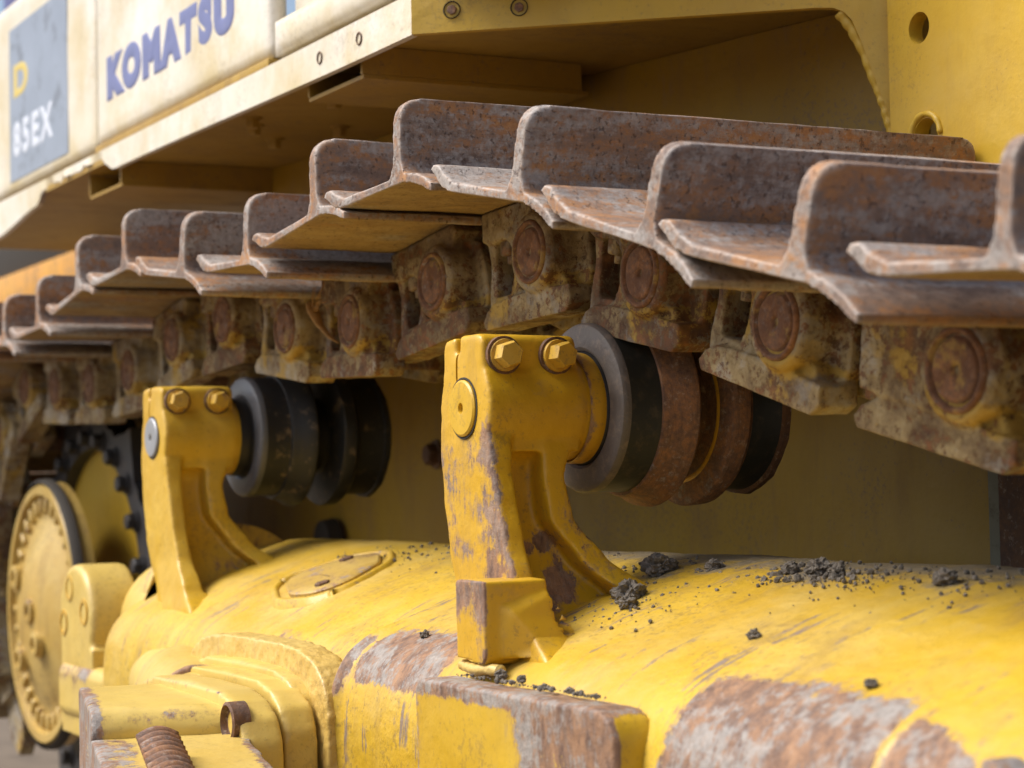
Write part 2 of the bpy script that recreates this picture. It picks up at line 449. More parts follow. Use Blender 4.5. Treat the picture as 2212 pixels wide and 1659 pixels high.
def cast(bm, voxel=0.003, smooth=4, rough=0.0, rs=18.0, seed=0.0, fac=0.5):
    """weld overlapping solids into one cast skin: voxel remesh, smoothing, slight unevenness"""
    bmesh.ops.recalc_face_normals(bm, faces=bm.faces[:])
    me = bpy.data.meshes.new('tmp'); bm.to_mesh(me); bm.free()
    o = bpy.data.objects.new('tmp', me); COL.objects.link(o)
    md = o.modifiers.new('r', 'REMESH'); md.mode = 'VOXEL'; md.voxel_size = voxel; md.adaptivity = 0
    sm = o.modifiers.new('s', 'SMOOTH'); sm.factor = fac; sm.iterations = smooth
    dg = bpy.context.evaluated_depsgraph_get()
    dg.update()
    res = bpy.data.meshes.new_from_object(o.evaluated_get(dg))
    bpy.data.objects.remove(o, do_unlink=True); bpy.data.meshes.remove(me)
    res.materials.clear()
    if rough:
        sv = Vector((seed, seed * 2.3, -seed))
        nrm = [v.normal.copy() for v in res.vertices]
        for v, n in zip(res.vertices, nrm):
            p = v.co
            v.co = p + n * rough * (mnoise.noise(p * rs + sv) + 0.4 * mnoise.noise(p * rs * 3.1 + sv))
    res.polygons.foreach_set('use_smooth', [True] * len(res.polygons))
    return res

def set_attr(me, name, fn):
    a = me.attributes.new(name, 'FLOAT', 'POINT')
    a.data.foreach_set('value', [fn(v.co) for v in me.vertices])

def sst(x, a, b):
    t = max(0.0, min(1.0, (x - a) / (b - a)))
    return t * t * (3 - 2 * t)

def band(x, a, b, w):
    return sst(x, a - w, a + w) * (1 - sst(x, b - w, b + w))

def interp(rows, z):
    rows = sorted(rows)
    if z <= rows[0][0]: return rows[0][1:]
    for a, b in zip(rows, rows[1:]):
        if z <= b[0]:
            t = (z - a[0]) / (b[0] - a[0]); t = t * t * (3 - 2 * t) * .4 + t * .6
            return tuple(p + (q - p) * t for p, q in zip(a[1:], b[1:]))
    return rows[-1][1:]

def hexbolt(bm, p, d, rad, h, washer=None):
    """hex head with washer at p, pointing along d"""
    q = Vector(d).to_track_quat('Z', 'Y'); mt = Matrix.Translation(p) @ q.to_matrix().to_4x4()
    t = bmesh.new()
    if washer:
        cyl(t, (0, 0, 0), (0, 0, washer[1]), washer[0], washer[0] * .96, 24)
        z0 = washer[1]
    else: z0 = 0
    for zz, hh, r1, r2 in ((z0, h * .8, rad, rad), ):
        A = [(rad * math.cos(i * math.pi / 3 + .3), rad * math.sin(i * math.pi / 3 + .3)) for i in range(6)]
        loft(t, [[(x, y, z0 - .001) for x, y in A], [(x, y, z0 + h * .82) for x, y in A], [(x * .86, y * .86, z0 + h) for x, y in A]])
    bmesh.ops.transform(t, matrix=mt, verts=t.verts[:])
    merge(bm, t)

# ------------------------------------------------------------------ ground
g = bmesh.new()
N = 40
gv = [[g.verts.new(((i / N - .5) * 120 - 5, (j / N - .5) * 120, 0.03 * mnoise.noise(Vector((i * .7, j * .7, 0))) - .02)) for j in range(N + 1)] for i in range(N + 1)]
for i in range(N):
    for j in range(N):
        g.faces.new((gv[i][j], gv[i + 1][j], gv[i + 1][j + 1], gv[i][j + 1]))
go = bm_obj('ground', g, M['ground'], None, True)
go['kind'] = 'structure'

# ------------------------------------------------------------------ track chain
BY = 0.193          # plane of the outer link bosses
SHOE_L = 0.63
# shoe, local frame: origin at the near pin, +x towards the near end, z out of the track
GX, GZ = 0.022, 0.088
prof_top = [(-.226, .012), (-.218, .019), (-.204, .019), (-.186, .009), (-.160, .001), (-.10, 0), (.0, 0), (.03, -.001), (.055, -.006), (.076, -.014), (.096, -.026)]
prof_bot = [(.095, -.036), (.086, -.034), (.062, -.023), (.040, -.016), (.02, -.0125), (-.05, -.012), (-.16, -.012), (-.188, -.009), (-.210, .003)]
def shoe_mesh(seed, vox=0.0031):
    b = bmesh.new()
    pts = [(x + GX, z + GZ) for x, z in prof_top + prof_bot]
    prism_xz(b, pts, 0, SHOE_L)
    H = .095
    def gsec(w, x):     # rounded-corner outline in YZ of one slice through the grouser
        rc = .026
        o = []
        for cy, cz, a0 in ((SHOE_L - rc, H - rc, 0), (rc, H - rc, 90)):
            for k in range(7):
                a = R(a0 + k * 15)
                o.append((cy + rc * math.cos(a), cz + rc * math.sin(a)))
        o += [(0, -.010), (SHOE_L, -.010)]
        return o
    o = gsec(0, 0)
    lean = 0.09
    def xs(z, s):       # half thickness tapers upwards, widening in a fillet at the root
        h = .0098 + .003 * (1 - max(0, z) / H) + .010 * max(0, 1 - max(0, z) / .022) ** 2
        return z * lean + s * h
    # slice the grouser horizontally so that the fillet shows
    def halfy(z):
        rc = .026
        if z < H - rc: return 0.0
        d = z - (H - rc)
        return rc - math.sqrt(max(0, rc * rc - d * d))
    rings = []
    for z in (-.012, 0, .004, .008, .013, .018, .024, .04, .055, H - .026, H - .02, H - .014, H - .009, H - .005, H - .002, H):
        i = halfy(z)
        rings.append([(xs(z, -1) + GX, i, z + GZ), (xs(z, 1) + GX, i, z + GZ), (xs(z, 1) + GX, SHOE_L - i, z + GZ), (xs(z, -1) + GX, SHOE_L - i, z + GZ)])
    loft(b, rings)
    me = cast(b, vox, 3, 0.0014, 9, seed)
    me.name = 'shoe_plate'
    me.materials.append(M['shoe'])
    return me

PITCH = 0.28
def link_mesh(windows=True, mirror=False):
    """outer face at y=0, thickness inwards (+y)"""
    b = bmesh.new()
    # boss round the near pin, pear shaped body behind it
    lathe_y(b, [(-.006, 0), (-.006, .040), (-.0085, .043), (-.008, .048), (-.003, .052), (.025, .054), (.056, .056), (.056, 0)], 40)
    prism_xz(b, [(-.03, -.06), (.050, -.068), (.068, -.064), (.077, -.03), (.073, .01), (.058, .045), (.02, .06), (-.035, .055)], .036, .056)
    # rail with a pointed far end
    prism_xz(b, [(-.152, -.074), (-.144, -.084), (.066, -.084), (.079, -.072), (.076, -.050), (-.04, -.046), (-.120, -.050), (-.142, -.060)], .002, .052)
    prism_xz(b, [(-.135, -.056), (.06, -.056), (.05, -.036), (-.125, -.042)], .012, .048)
    # pad under the shoe
    prism_xz(b, [(-.155, .036), (-.14, .030), (.03, .036), (.05, .062), (.04, .0745), (-.155, .0745)], .006, .052)
    if windows:
        # column between the two windows, far column, web
        zloft(b, [(-.06, -.110, -.046, .008, .046), (-.04, -.086, -.063, .010, .044), (-.02, -.081, -.067, .012, .042), (.01, -.080, -.067, .012, .042), (.025, -.086, -.063, .010, .044), (.045, -.110, -.046, .008, .046)])
        zloft(b, [(-.06, -.150, -.126, .012, .052), (0, -.147, -.133, .014, .052), (.045, -.150, -.126, .012, .052)])
        prism_xz(b, [(-.045, -.05), (.0, -.055), (.0, .05), (-.045, .05), (-.038, 0)], .02, .05)
    else:
        # closed link: raised flat pocket plate
        prism_xz(b, [(-.145, -.044), (.02, -.046), (.048, -.03), (.053, .02), (.03, .06), (-.14, .062), (-.152, .03)], -.001, .05)
    # far eye, stepped inwards behind the neighbour's boss
    prism_xz(b, [(-.31, -.050), (-.27, -.066), (-.138, -.070), (-.138, .06), (-.27, .055), (-.33, .0)], .060, .096)
    prism_xz(b, [(-.185, -.062), (-.136, -.066), (-.136, .055), (-.185, .05)], .040, .09)
    if mirror:
        bmesh.ops.scale(b, vec=(1, -1, 1), verts=b.verts[:])
    me = cast(b, 0.0027, 2, 0.0008, 26, 3.0)
    me.name = 'link'
    set_attr(me, 'paint', lambda c: max(0, 1 - abs(c.z + .040) / .018) * sst(c.x, -.05, .0) + .8 * max(0, 1 - abs(c.x + .077) / .03) * max(0, 1 - abs(c.z + .01) / .05))
    me.materials.append(M['link'])
    return me

def pin_mesh():
    b = bmesh.new()
    lathe_y(b, [(.006, 0), (.006, .003), (.000, .005), (-.0012, .009), (-.0016, .024), (-.0008, .0265), (.0035, .028), (.0035, .030), (-.0022, .0314), (-.0026, .0345), (.001, .0365), (.01, .037)], 48,
            wob=lambda y, a: 1 + .006 * math.sin(5 * a) + .004 * math.sin(11 * a + 1))
    bmesh.ops.recalc_face_normals(b, faces=b.faces[:])
    me = bpy.data.meshes.new('pin'); b.to_mesh(me); b.free()
    me.polygons.foreach_set('use_smooth', [True] * len(me.polygons))
    me.materials.append(M['pin'])
    return me

def nut_mesh():
    b = bmesh.new()
    cbox(b, -.013, .013, 0, .030, -.020, .003, .004)
    cyl(b, (0, .015, -.03), (0, .015, -.018), .009, seg=12)
    bmesh.ops.recalc_face_normals(b, faces=b.faces[:])
    me = bpy.data.meshes.new('nut'); b.to_mesh(me); b.free()
    me.materials.append(M['link'])
    return me

SHOES = [shoe_mesh(1.3), shoe_mesh(5.1)]
LINK_O, LINK_M, LINK_I = link_mesh(True), link_mesh(False), link_mesh(True, True)
PIN, NUT = pin_mesh(), nut_mesh()

PINS = [(.938, .826), (.696, .841), (.412, .907), (.143, .984), (-.126, 1.037), (-.413, 1.025), (-.706, .992), (-.971, 1.001), (-1.266, 1.038),
        (-1.544, 1.021), (-1.817, .979), (-2.09, .965), (-2.358, .973), (-2.614, .985)]
SPX, SPZ, SPR = -2.56, 0.455, 0.53
a0 = math.atan2(PINS[-1][1] - SPZ, PINS[-1][0] - SPX)
for k in range(1, 5):
    a = a0 + k * 0.53
    PINS.append((SPX + SPR * math.cos(a), SPZ + SPR * math.sin(a)))
ordn = ['first', 'second', 'third', 'fourth', 'fifth', 'sixth', 'seventh', 'eighth', 'ninth', 'tenth', 'eleventh', 'twelfth', 'thirteenth', 'fourteenth', 'fifteenth', 'sixteenth', 'seventeenth']
SHOE_LABEL = {
    0: 'rusty track shoe cut off by the right edge of the picture, nearest the camera',
    1: 'rusty track shoe on the solid windowless link, second from the right edge',
    2: 'rusty track shoe above the link just right of the near roller',
    3: 'rusty track shoe with the longest bare grouser, its link resting on the near roller',
    4: 'rusty track shoe at the top of the rise above the near bracket bolts',
    5: 'rusty track shoe with broad ochre underside, first to the left of the near bracket',
    6: 'rusty track shoe whose link holds the dry straw wisp',
}
SECTIONS = []
SDX = [.012, -.034, 0, .004, -.018, .006, .024, -.009, .003, .011, -.008, -.004]
for i in range(len(PINS) - 1):
    (x1, z1), (x0, z0) = PINS[i], PINS[i + 1]
    ang = math.atan2(z1 - z0, x1 - x0)
    L = math.hypot(x1 - x0, z1 - z0)
    lab = SHOE_LABEL.get(i, 'rusty track shoe and link, %s of the chain counted from the right' % ordn[i])
    if i > 12: lab = 'dark track shoe curling down behind the drive sprocket, %s of the chain from the right' % ordn[i]
    t = thing('track_shoe', lab, 'track shoe', (x1, 0, z1), 'shoes and links of the crawler track', (0, -ang, 0))
    t.scale = (L / PITCH, 1, 1)
    o = link_obj('shoe_plate', SHOES[i % 2], None, t); o.location = (SDX[i] if i < len(SDX) else 0, 0, 0)
    o = link_obj('link', LINK_M if i == 1 else LINK_O, None, t); o.location = (0, BY, 0)
    if i == 1: o['label'] = 'solid link without windows'
    o = link_obj('link', LINK_I, None, t); o.location = (0, BY + .285, 0)
    o = link_obj('pin', PIN, None, t); o.location = (0, BY - .009, 0); o.scale = (1.13, 1, 1.13)
    if i != 1:
        for nx in (-.108, -.052):
            o = link_obj('nut', NUT, None, t); o.location = (nx, BY + .014, .032)
    # bushing between the two link rows
    SECTIONS.append(t)
bb = bmesh.new(); cyl(bb, (0, 0, 0), (0, .2, 0), .045, seg=24)
bushing0 = bm_obj('bushing', bb, M['rustdark'], SECTIONS[0], angle=40)
bushing0.location = (0, BY + .05, 0)
for t in SECTIONS[1:]:
    o = bushing0.copy(); COL.objects.link(o); o.parent = t

# ------------------------------------------------------------------ track frame
FP = [(-.040, .10), (-.040, .30), (-.040, .42), (-.038, .46), (-.031, .495), (-.014, .526), (.015, .549), (.06, .570), (.12, .592), (.18, .612), (.25, .633), (.31, .645), (.37, .648), (.43, .640), (.49, .612), (.53, .56), (.545, .49), (.545, .30), (.545, .10)]
def catmull(P, n):
    out = []
    for i in range(len(P) - 1):
        p0, p1, p2, p3 = [Vector(P[max(0, min(len(P) - 1, j))]) for j in (i - 1, i, i + 1, i + 2)]
        for k in range(n):
            t = k / n
            out.append(.5 * ((2 * p1) + (p2 - p0) * t + (2 * p0 - 5 * p1 + 4 * p2 - p3) * t * t + (3 * p1 - p0 - 3 * p2 + p3) * t ** 3))
    out.append(Vector(P[-1]))
    return out
FPS = catmull(FP, 7)
def frame_z(y):
    for a, b in zip(FPS, FPS[1:]):
        if a.x <= y <= b.x and b.x > a.x and y < .36:
            return a.y + (b.y - a.y) * (y - a.x) / (b.x - a.x)
    return .648
FX0, FX1 = -1.30, 1.015
SEAM = -.262
frame_root = thing('undercarriage', 'long yellow painted track frame with scuffed rounded edge carrying the roller brackets', 'track frame', (0, 0, 0))
fb = bmesh.new()
NX = 520
rows = []
for i in range(NX + 1):
    x = FX0 + (FX1 - FX0) * i / NX
    row = []
    for j, p in enumerate(FPS):
        y, z = p.x, p.y
        s = j / len(FPS)
        outer = 1 - sst(y, .02, .12)
        # the sheet left of the seam lies a little further in
        off = 0.014 * (1 - sst(x, SEAM - .012, SEAM + .006)) * outer
        # flared lip at the seam, welded joint further right
        off -= 0.010 * math.exp(-((x - SEAM - .012) / .012) ** 2) * outer
        off -= 0.004 * math.exp(-((x - .835) / .006) ** 2) * outer
        off += 0.004 * math.exp(-((x - .822) / .008) ** 2) * outer
        off -= 0.006 * sst(x, .86, .98) * outer
        # hammered, uneven steel
        q = Vector((x * 5, y * 7, z * 7))
        w = 0.0045 * mnoise.noise(q) + 0.0016 * mnoise.noise(q * 4.3) + .0007 * mnoise.noise(q * 13)
        row.append(fb.verts.new((x, y + off + w * .6, z - off * .25 + w)))
    rows.append(row)
for A, B in zip(rows, rows[1:]):
    for j in range(len(A) - 1):
        fb.faces.new((A[j], A[j + 1], B[j + 1], B[j]))
# end caps
fb.faces.new([v for v in rows[0]])
fb.faces.new([v for v in rows[-1]][::-1])
fo = bm_obj('shell', fb, M['frame'], frame_root, True)
def frame_wear(c):
    x, y, z = c
    n = .5 * mnoise.noise(Vector((x * 9, y * 9, z * 9)))
    r1 = band(x, -.225, .005, .02) * band(z, .500, .562, .012)
    r1b = band(x, -.275, -.235, .008) * band(z, .48, .556, .01) * .85
    lo = .560 - .02 * sst(x, .8, .9) - .03 * sst(x, .9, .98)
    r2 = band(x, .525, .828, .025) * (1 - sst(z, lo - .014, lo + .012)) * (1 - .25 * sst(.50 - z, 0, .1))
    r3 = band(x, .842, 1.3, .008) * (1 - sst(z, lo - .012, lo + .014))
    r3 *= 1 - .8 * math.exp(-((x - .925) / .03) ** 2 - ((z - .47) / .03) ** 2)
    r5 = band(x, -.6, -.45, .06) * band(z, .515, .545, .01) * .35
    e = sst(x, .995, 1.01)
    return max(r1, r1b, r2, r3, r5, e) * .78 + .10 * n * band(y, .05, .4, .03)
set_attr(fo.data, 'wear', frame_wear)
def frame_soil(c):
    x, y, z = c
    top = sst(y, .20, .33) * .46
    near = .36 * math.exp(-((x - .14) / .16) ** 2 - ((y - .15) / .08) ** 2)
    sm_c = 0
    for cx, cy, cr_ in ((.075, .245, .06), (.135, .165, .06), (.345, .275, .09), (.79, .26, .06), (.475, .10, .025), (.155, .27, .05), (.57, .27, .04), (.2, -.02, .05), (.74, .04, .025)):
        sm_c = max(sm_c, .5 * math.exp(-((x - cx) / cr_) ** 2 - ((y - cy) / (cr_ * .7)) ** 2))
    return max(max(top, near) * sst(x, -1.1, -.3), sm_c) + .18 * sst(y, .1, .3)
set_attr(fo.data, 'soil', frame_soil)

# wear plate standing proud of the outer face
def rounded(pts, rad, n=6):
    out = []
    for i, p in enumerate(pts):
        p = Vector(p); a = Vector(pts[i - 1]); b = Vector(pts[(i + 1) % len(pts)])
        r_ = rad[i] if isinstance(rad, (list, tuple)) else rad
        if r_ <= 0: out.append(tuple(p)); continue
        d1 = (a - p).normalized(); d2 = (b - p).normalized()
        for k in range(n + 1):
            t = k / n
            q = (p + d1 * r_) * (1 - t) ** 2 + p * 2 * t * (1 - t) + (p + d2 * r_) * t ** 2
            out.append(tuple(q))
    return out
wb = bmesh.new()
prism_xz(wb, rounded([(.045, .10), (.490, .10), (.492, .527), (.050, .527)], [0, .0, .045, .02]), -.068, -.02)
wm = cast(wb, 0.004, 3, 0.0012, 14, 2.0)
wp = link_obj('wear_plate', wm, M['plate'], frame_root)
set_attr(wm, 'wear', lambda c: max(.75 * sst(c.x + .25 * (c.z - .42), .25, .36) * band(c.z, .34, .54, .02), .8 * sst(c.z, .500, .520), .6 * (1 - sst(c.x, .047, .07))) * (1 - .35 * math.exp(-((c.x - .40) / .03) ** 2 - ((c.z - .45) / .03) ** 2)) * (1 - .9 * sst(c.y, -.064, -.058) * sst(c.x, .46, .485)))
nb = bmesh.new()
cyl(nb, (.508, -.052, .10), (.508, -.052, .452), .022, seg=20)
prism_xz(nb, rounded([(.485, .2), (.53, .2), (.53, .455), (.49, .46)], [0, 0, .015, .01]), -.06, -.02)
nm = cast(nb, 0.004, 4, .001, 15, 1)
set_attr(nm, 'wear', lambda c: .35 * sst(c.z, .43, .455))
link_obj('stop_block', nm, M['plate'], frame_root)
# weld fillet on top of the wear plate
def weld(path, r, name, parent, step=.003, mat='weld', flat=.8, amp=.07):
    pts = [Vector(p) for p in path]
    out = []
    for a, b in zip(pts, pts[1:]):
        n = max(2, int((b - a).length / step))
        for k in range(n): out.append(a.lerp(b, k / n))
    out.append(pts[-1])
    b_ = bmesh.new()
    ph = random.random() * 9
    tube(b_, [p + Vector((mnoise.noise(p * 60 + Vector((ph, 0, 0))), mnoise.noise(p * 60), mnoise.noise(p * 60 + Vector((0, 5, 0))))) * r * .12 for p in out], r, 10,
         lambda i: 1 + amp * math.sin(i * 1.1 + 2 * math.sin(i * .13)) + .12 * mnoise.noise(Vector((i * .3, ph, 0))), flat)
    return bm_obj(name, b_, M[mat], parent, True)

# ---- roller brackets
def bracket_mesh(far=False):
    b = bmesh.new()
    # clamp head split by a slot
    sx = -.016
    prism_xz(b, rounded([(-.058, .835), (sx - .0055, .835), (sx - .0055, .919), (-.054, .916)], [0, 0, .006, .012]), .025, .152)
    prism_xz(b, rounded([(sx + .0055, .835), (.052, .835), (.049, .918), (sx + .0055, .920)], [0, 0, .014, .006]), .025, .152)
    cyl(b, (0, .025, .833), (0, .152, .833), .0665, seg=48)
    cyl(b, (0, .15, .833), (0, .185, .833), .063, .066, seg=48)
    prism_xz(b, [(-.06, .78), (.054, .78), (.055, .875), (-.059, .875)], .025, .152)
    # outer flange, swept towards the near end at the foot
    outer = [(.50, .09, .23, .012, .06), (.545, .065, .215, .014, .06), (.58, .035, .165, .020, .055), (.632, -.022, .118, .025, .053), (.68, -.050, .095, .025, .052), (.72, -.062, .083, .025, .052), (.77, -.067, .068, .025, .054), (.82, -.066, .055, .025, .06), (.85, -.06, .052, .025, .08)]
    zs = [.50 + k * .01 for k in range(36)]
    zloft(b, [(z,) + interp(outer, z) for z in zs])
    # back web
    web = [(.50, .02, .13, .03, .40), (.58, -.01, .085, .03, .27), (.62, -.04, .060, .03, .19), (.66, -.058, .040, .03, .145), (.72, -.066, .026, .03, .122), (.765, -.066, .026, .03, .12), (.79, -.064, .048, .03, .135), (.85, -.06, .05, .03, .15)]
    zloft(b, [(z,) + interp(web, z) for z in zs])
    # inner rib, flaring inwards over the crest
    inner = [(.50, .02, .22, .30, .42), (.58, .0, .16, .215, .285), (.61, -.02, .115, .175, .225), (.65, -.05, .085, .135, .172), (.70, -.06, .068, .102, .135), (.75, -.064, .060, .098, .128), (.79, -.064, .056, .10, .140), (.85, -.06, .052, .10, .152)]
    zloft(b, [(z,) + interp(inner, z) for z in zs])
    # skirt that melts into the frame
    loft(b, [[(.0, .03, .50), (.27, .01, .50), (.27, .30, .50), (.0, .40, .50)], [(.035, .05, .585), (.17, .04, .572), (.16, .26, .60), (.0, .30, .622)]])
    me = cast(b, 0.003, 13, 0.0014, 16, 4.0 if not far else 8.0)
    o = bpy.data.objects.new('tmp', me); COL.objects.link(o)
    cb_ = bmesh.new(); box(cb_, sx - .0022, sx + .0022, .0, .16, .866, .95); bmesh.ops.recalc_face_normals(cb_, faces=cb_.faces[:])
    cm = bpy.data.meshes.new('tmp'); cb_.to_mesh(cm); cb_.free()
    c_ = bpy.data.objects.new('tmp', cm); COL.objects.link(c_)
    md = o.modifiers.new('b', 'BOOLEAN'); md.operation = 'DIFFERENCE'; md.object = c_; md.solver = 'FAST'
    dg = bpy.context.evaluated_depsgraph_get(); dg.update()
    me = bpy.data.meshes.new_from_object(o.evaluated_get(dg))
    bpy.data.objects.remove(o, do_unlink=True); bpy.data.objects.remove(c_, do_unlink=True)
    me.materials.clear()
    me.polygons.foreach_set('use_smooth', [True] * len(me.polygons)); me.set_sharp_from_angle(angle=R(50))
    me.name = 'bracket'
    return me
def bracket_wear(c):
    x, y, z = c.x, c.y, c.z
    face = (1 - sst(y, .026, .040))
    w = .55 * face * sst(x, -.02 + .5 * abs(z - .72), .06) * band(z, .60, .83, .02)
    w = max(w, .46 * face * band(z, .645, .715, .02) * sst(x, -.075, -.01))
    w = max(w, .24 * face * band(z, .60, .80, .02))
    w *= 1 - .55 * math.exp(-((z - .695) / .012) ** 2 - ((x - .0) / .03) ** 2)
    # two blistered patches at the foot of the pocket
    for (py, pz, rr, a) in ((.115, .625, .028, .8), (.09, .605, .022, .7), (.085, .668, .010, .7), (.105, .672, .013, .8), (.06, .58, .016, .5), (.17, .600, .016, .6), (.135, .64, .012, .5)):
        w = max(w, a * math.exp(-(((y - py) / rr) ** 2 + ((z - pz) / (rr * 1.1)) ** 2)) * sst(x, -.03, .01))
    w = max(w, .3 * sst(y, .10, .125) * band(z, .60, .76, .02) * sst(x, .04, .06))
    return w
def far_wear(c):
    return .45 * math.exp(-((c.y - .13) / .03) ** 2 - ((c.z - .62) / .03) ** 2) * sst(c.x, 0, .05) + .3 * math.exp(-((c.y - .19) / .04) ** 2 - ((c.z - .60) / .02) ** 2)
BR = []
for k, bx in enumerate((0.0, -1.21)):
    me = bracket_mesh(k == 1)
    o = link_obj('roller_bracket', me, M['bracket'] if k == 0 else M['bracket_far'], frame_root)
    o.location = (bx, 0 if k == 0 else .012, 0 if k == 0 else -.003)
    o['label'] = 'near yellow clamp bracket with worn rusty outer face' if k == 0 else 'far yellow clamp bracket with clean outer face'
    set_attr(me, 'wear', bracket_wear if k == 0 else far_wear)
    for by in (.052, .122):
        hb = bmesh.new()
        hexbolt(hb, (.055, by, .893), (1, -.12 if by < .1 else 0, .0), .0160, .020, (.0195, .005))
        h = bm_obj('bolt', hb, M['bolt'], o, angle=35)
        hb = bmesh.new(); cyl(hb, (.047, by, .893), (.0555, by, .893), .0225, .0225, 32)
        bm_obj('washer', hb, M['rustdark'], o, angle=35)
    BR.append(o)
# foot stop block on the near bracket
sb = bmesh.new()
prism_xz(sb, rounded([(.078, .549), (.146, .544), (.152, .556), (.152, .637), (.080, .637)], [.004, .004, 0, .005, .005]), -.030, .05)
loft(sb, [[(.146, -.022, .550), (.146, -.018, .615), (.146, .05, .634), (.146, .05, .546)], [(.160, .000, .552), (.162, .002, .60), (.158, .05, .62), (.168, .05, .55)], [(.182, .022, .552), (.176, .026, .566), (.165, .07, .59), (.18, .08, .552)]])
sm = cast(sb, 0.003, 4, .001, 18, 6)
st = link_obj('stop_lug', sm, M['bracket'], BR[0])
set_attr(sm, 'wear', lambda c: .62 * (1 - sst(c.y, -.029, -.022)) * min(1, .8 * sst(c.x, .12, .16) + .6 * sst(c.z, .585, .63) + .34))
weld([(.078, -.02, .540), (.12, -.024, .538), (.165, -.018, .54)], .008, 'weld_bead', BR[0])
for px, pz in ((-.004, .0),):
    pass

# ---- oval access cover on the sloping top
def on_top(x, y, h=0.0):
    z = frame_z(y); z2 = frame_z(y + .01)
    n = Vector((0, -(z2 - z) / .01, 1)).normalized()
    return Vector((x, y, z)) + n * h
def top_patch(name, outline, h0, h1, mat, parent, bev=.004):
    b = bmesh.new()
    n = len(outline)
    c = Vector((sum(p[0] for p in outline) / n, sum(p[1] for p in outline) / n))
    rings = []
    for f, h in ((1.0, h0), (1.0, h1 - bev), (.97, h1), (.6, h1), (.25, h1)):
        rings.append([b.verts.new(on_top(c.x + (x - c.x) * f, c.y + (y - c.y) * f, h)) for x, y in outline])
    for A, B in zip(rings, rings[1:]):
        for i in range(n):
            j = (i + 1) % n
            b.faces.new((A[i], A[j], B[j], B[i]))
    b.faces.new(rings[-1])
    return bm_obj(name, b, mat, parent, angle=40)
cov = rounded([(-.86, .145), (-.83, .235), (-.765, .268), (-.665, .222), (-.61, .135), (-.625, .088), (-.70, .070), (-.82, .108)], .03, 4)
ring = rounded([(-.89, .14), (-.85, .25), (-.765, .288), (-.645, .235), (-.58, .13), (-.60, .072), (-.71, .05), (-.84, .095)], .035, 4)
M['cover'] = paint('worn_cover_paint', (0.52, 0.34, 0.07), chips=1.15, fade=0.5, dust=0.5, streak=0.6)
b = bmesh.new()
V0 = []
for f, h in ((.98, -.010), (.92, .003), (.89, .005), (.85, .005), (.83, .002), (.80, -.008)):
    cx, cy = -.735, .168
    V0.append([b.verts.new(on_top(cx + (x - cx) * f, cy + (y - cy) * f, h)) for x, y in ring])
for A, B in zip(V0, V0[1:]):
    for i in range(len(A)):
        j = (i + 1) % len(A); b.faces.new((A[i], A[j], B[j], B[i]))
bm_obj('cover_rim', b, M['frame'], frame_root, True)
cov = [(-.735 + (x + .735) * .88, .168 + (y - .168) * .88) for x, y in cov]; cvr = top_patch('access_cover', cov, -.01, .006, M['cover'], frame_root, .002)
cvr['label'] = 'oval access cover with paint worn to grey'
b = bmesh.new(); hexbolt(b, on_top(-.672, .122, .003), (0, -.28, 1), .012, .007); bm_obj('cover_bolt', b, M['rustdark'], cvr)
b = bmesh.new(); hexbolt(b, on_top(-.795, .214, .003), (0, -.28, 1), .012, .007); bm_obj('cover_bolt', b, M['rustdark'], cvr)

# ---- right end of the frame: cut plate edge with a dark opening
b = bmesh.new()
lathe_y(b, [(0, 0.0), (0, .055), (.03, .058), (.03, 0)], 32)
e = bm_obj('end_opening', b, M['dark'], frame_root, angle=40)
e.rotation_euler = (0, 0, -math.pi / 2 + math.pi); e.location = (FX1 + .012, .06, .46)
b = bmesh.new()
prism_xz(b, rounded([(.985, .10), (1.03, .10), (1.03, .52), (.992, .545)], [0, 0, .02, .02]), -.052, -.02)
em = cast(b, .004, 3, .001, 12, 2)
set_attr(em, 'wear', lambda c: .8)
link_obj('edge_bar', em, M['plate'], frame_root)

# ---- trunnion saddle on the outer face
def arch(x0, x1, zt, zb, lean=0.0, n=10):
    pts = [(x0, zb)]
    w = x1 - x0
    for k in range(n + 1):
        a = math.pi * (1 - k / n)
        ca, sa = math.cos(a), math.sin(a)
        ex = 0.5
        px = x0 + w / 2 + (w / 2) * math.copysign(abs(ca) ** ex, ca)
        pz = zt - .14 + .14 * abs(sa) ** ex
        pts.append((px, pz))
    pts.append((x1, zb))
    return pts
b = bmesh.new(); prism_xz(b, arch(-.74, -.275, .510, .10), -.075, -.01)
sm_ = cast(b, .005, 6, .0015, 12, 1); link_obj('saddle', sm_, M['arm'], frame_root)
b = bmesh.new(); prism_xz(b, arch(-.71, -.255, .499, .10), -.105, -.06)
sm2 = cast(b, .005, 4, .001, 12, 2); link_obj('saddle_cap', sm2, M['arm'], frame_root)
b = bmesh.new(); prism_xz(b, arch(-.70, -.235, .490, .10), -.165, -.112)
sm3 = cast(b, .005, 4, .001, 12, 3); link_obj('saddle_cap', sm3, M['arm'], frame_root)
set_attr(sm3, 'wear', lambda c: .3 * (1 - sst(c.y, -.16, -.15)) * sst(c.z, .46, .485))
for (xa, xb, zt, ya, yb, sd_) in ((-.785, -.238, .538, -.054, -.01, 3.0),):
    b = bmesh.new(); prism_xz(b, arch(xa, xb, zt, .10, n=20), ya, yb)
    wm_ = cast(b, .0036, 5, .0017, 80, sd_)
    link_obj('weld_band', wm_, M['weld'], frame_root)
for tx, tz in ((-.282, .452),):
    b = bmesh.new(); lathe_y(b, [(0, .026), (-.022, .026), (-.024, .022), (-.016, .020), (-.012, 0)], 28, (tx, -.150, tz))
    bm_obj('bolt_sleeve', b, M['rustdark'], frame_root, angle=40)

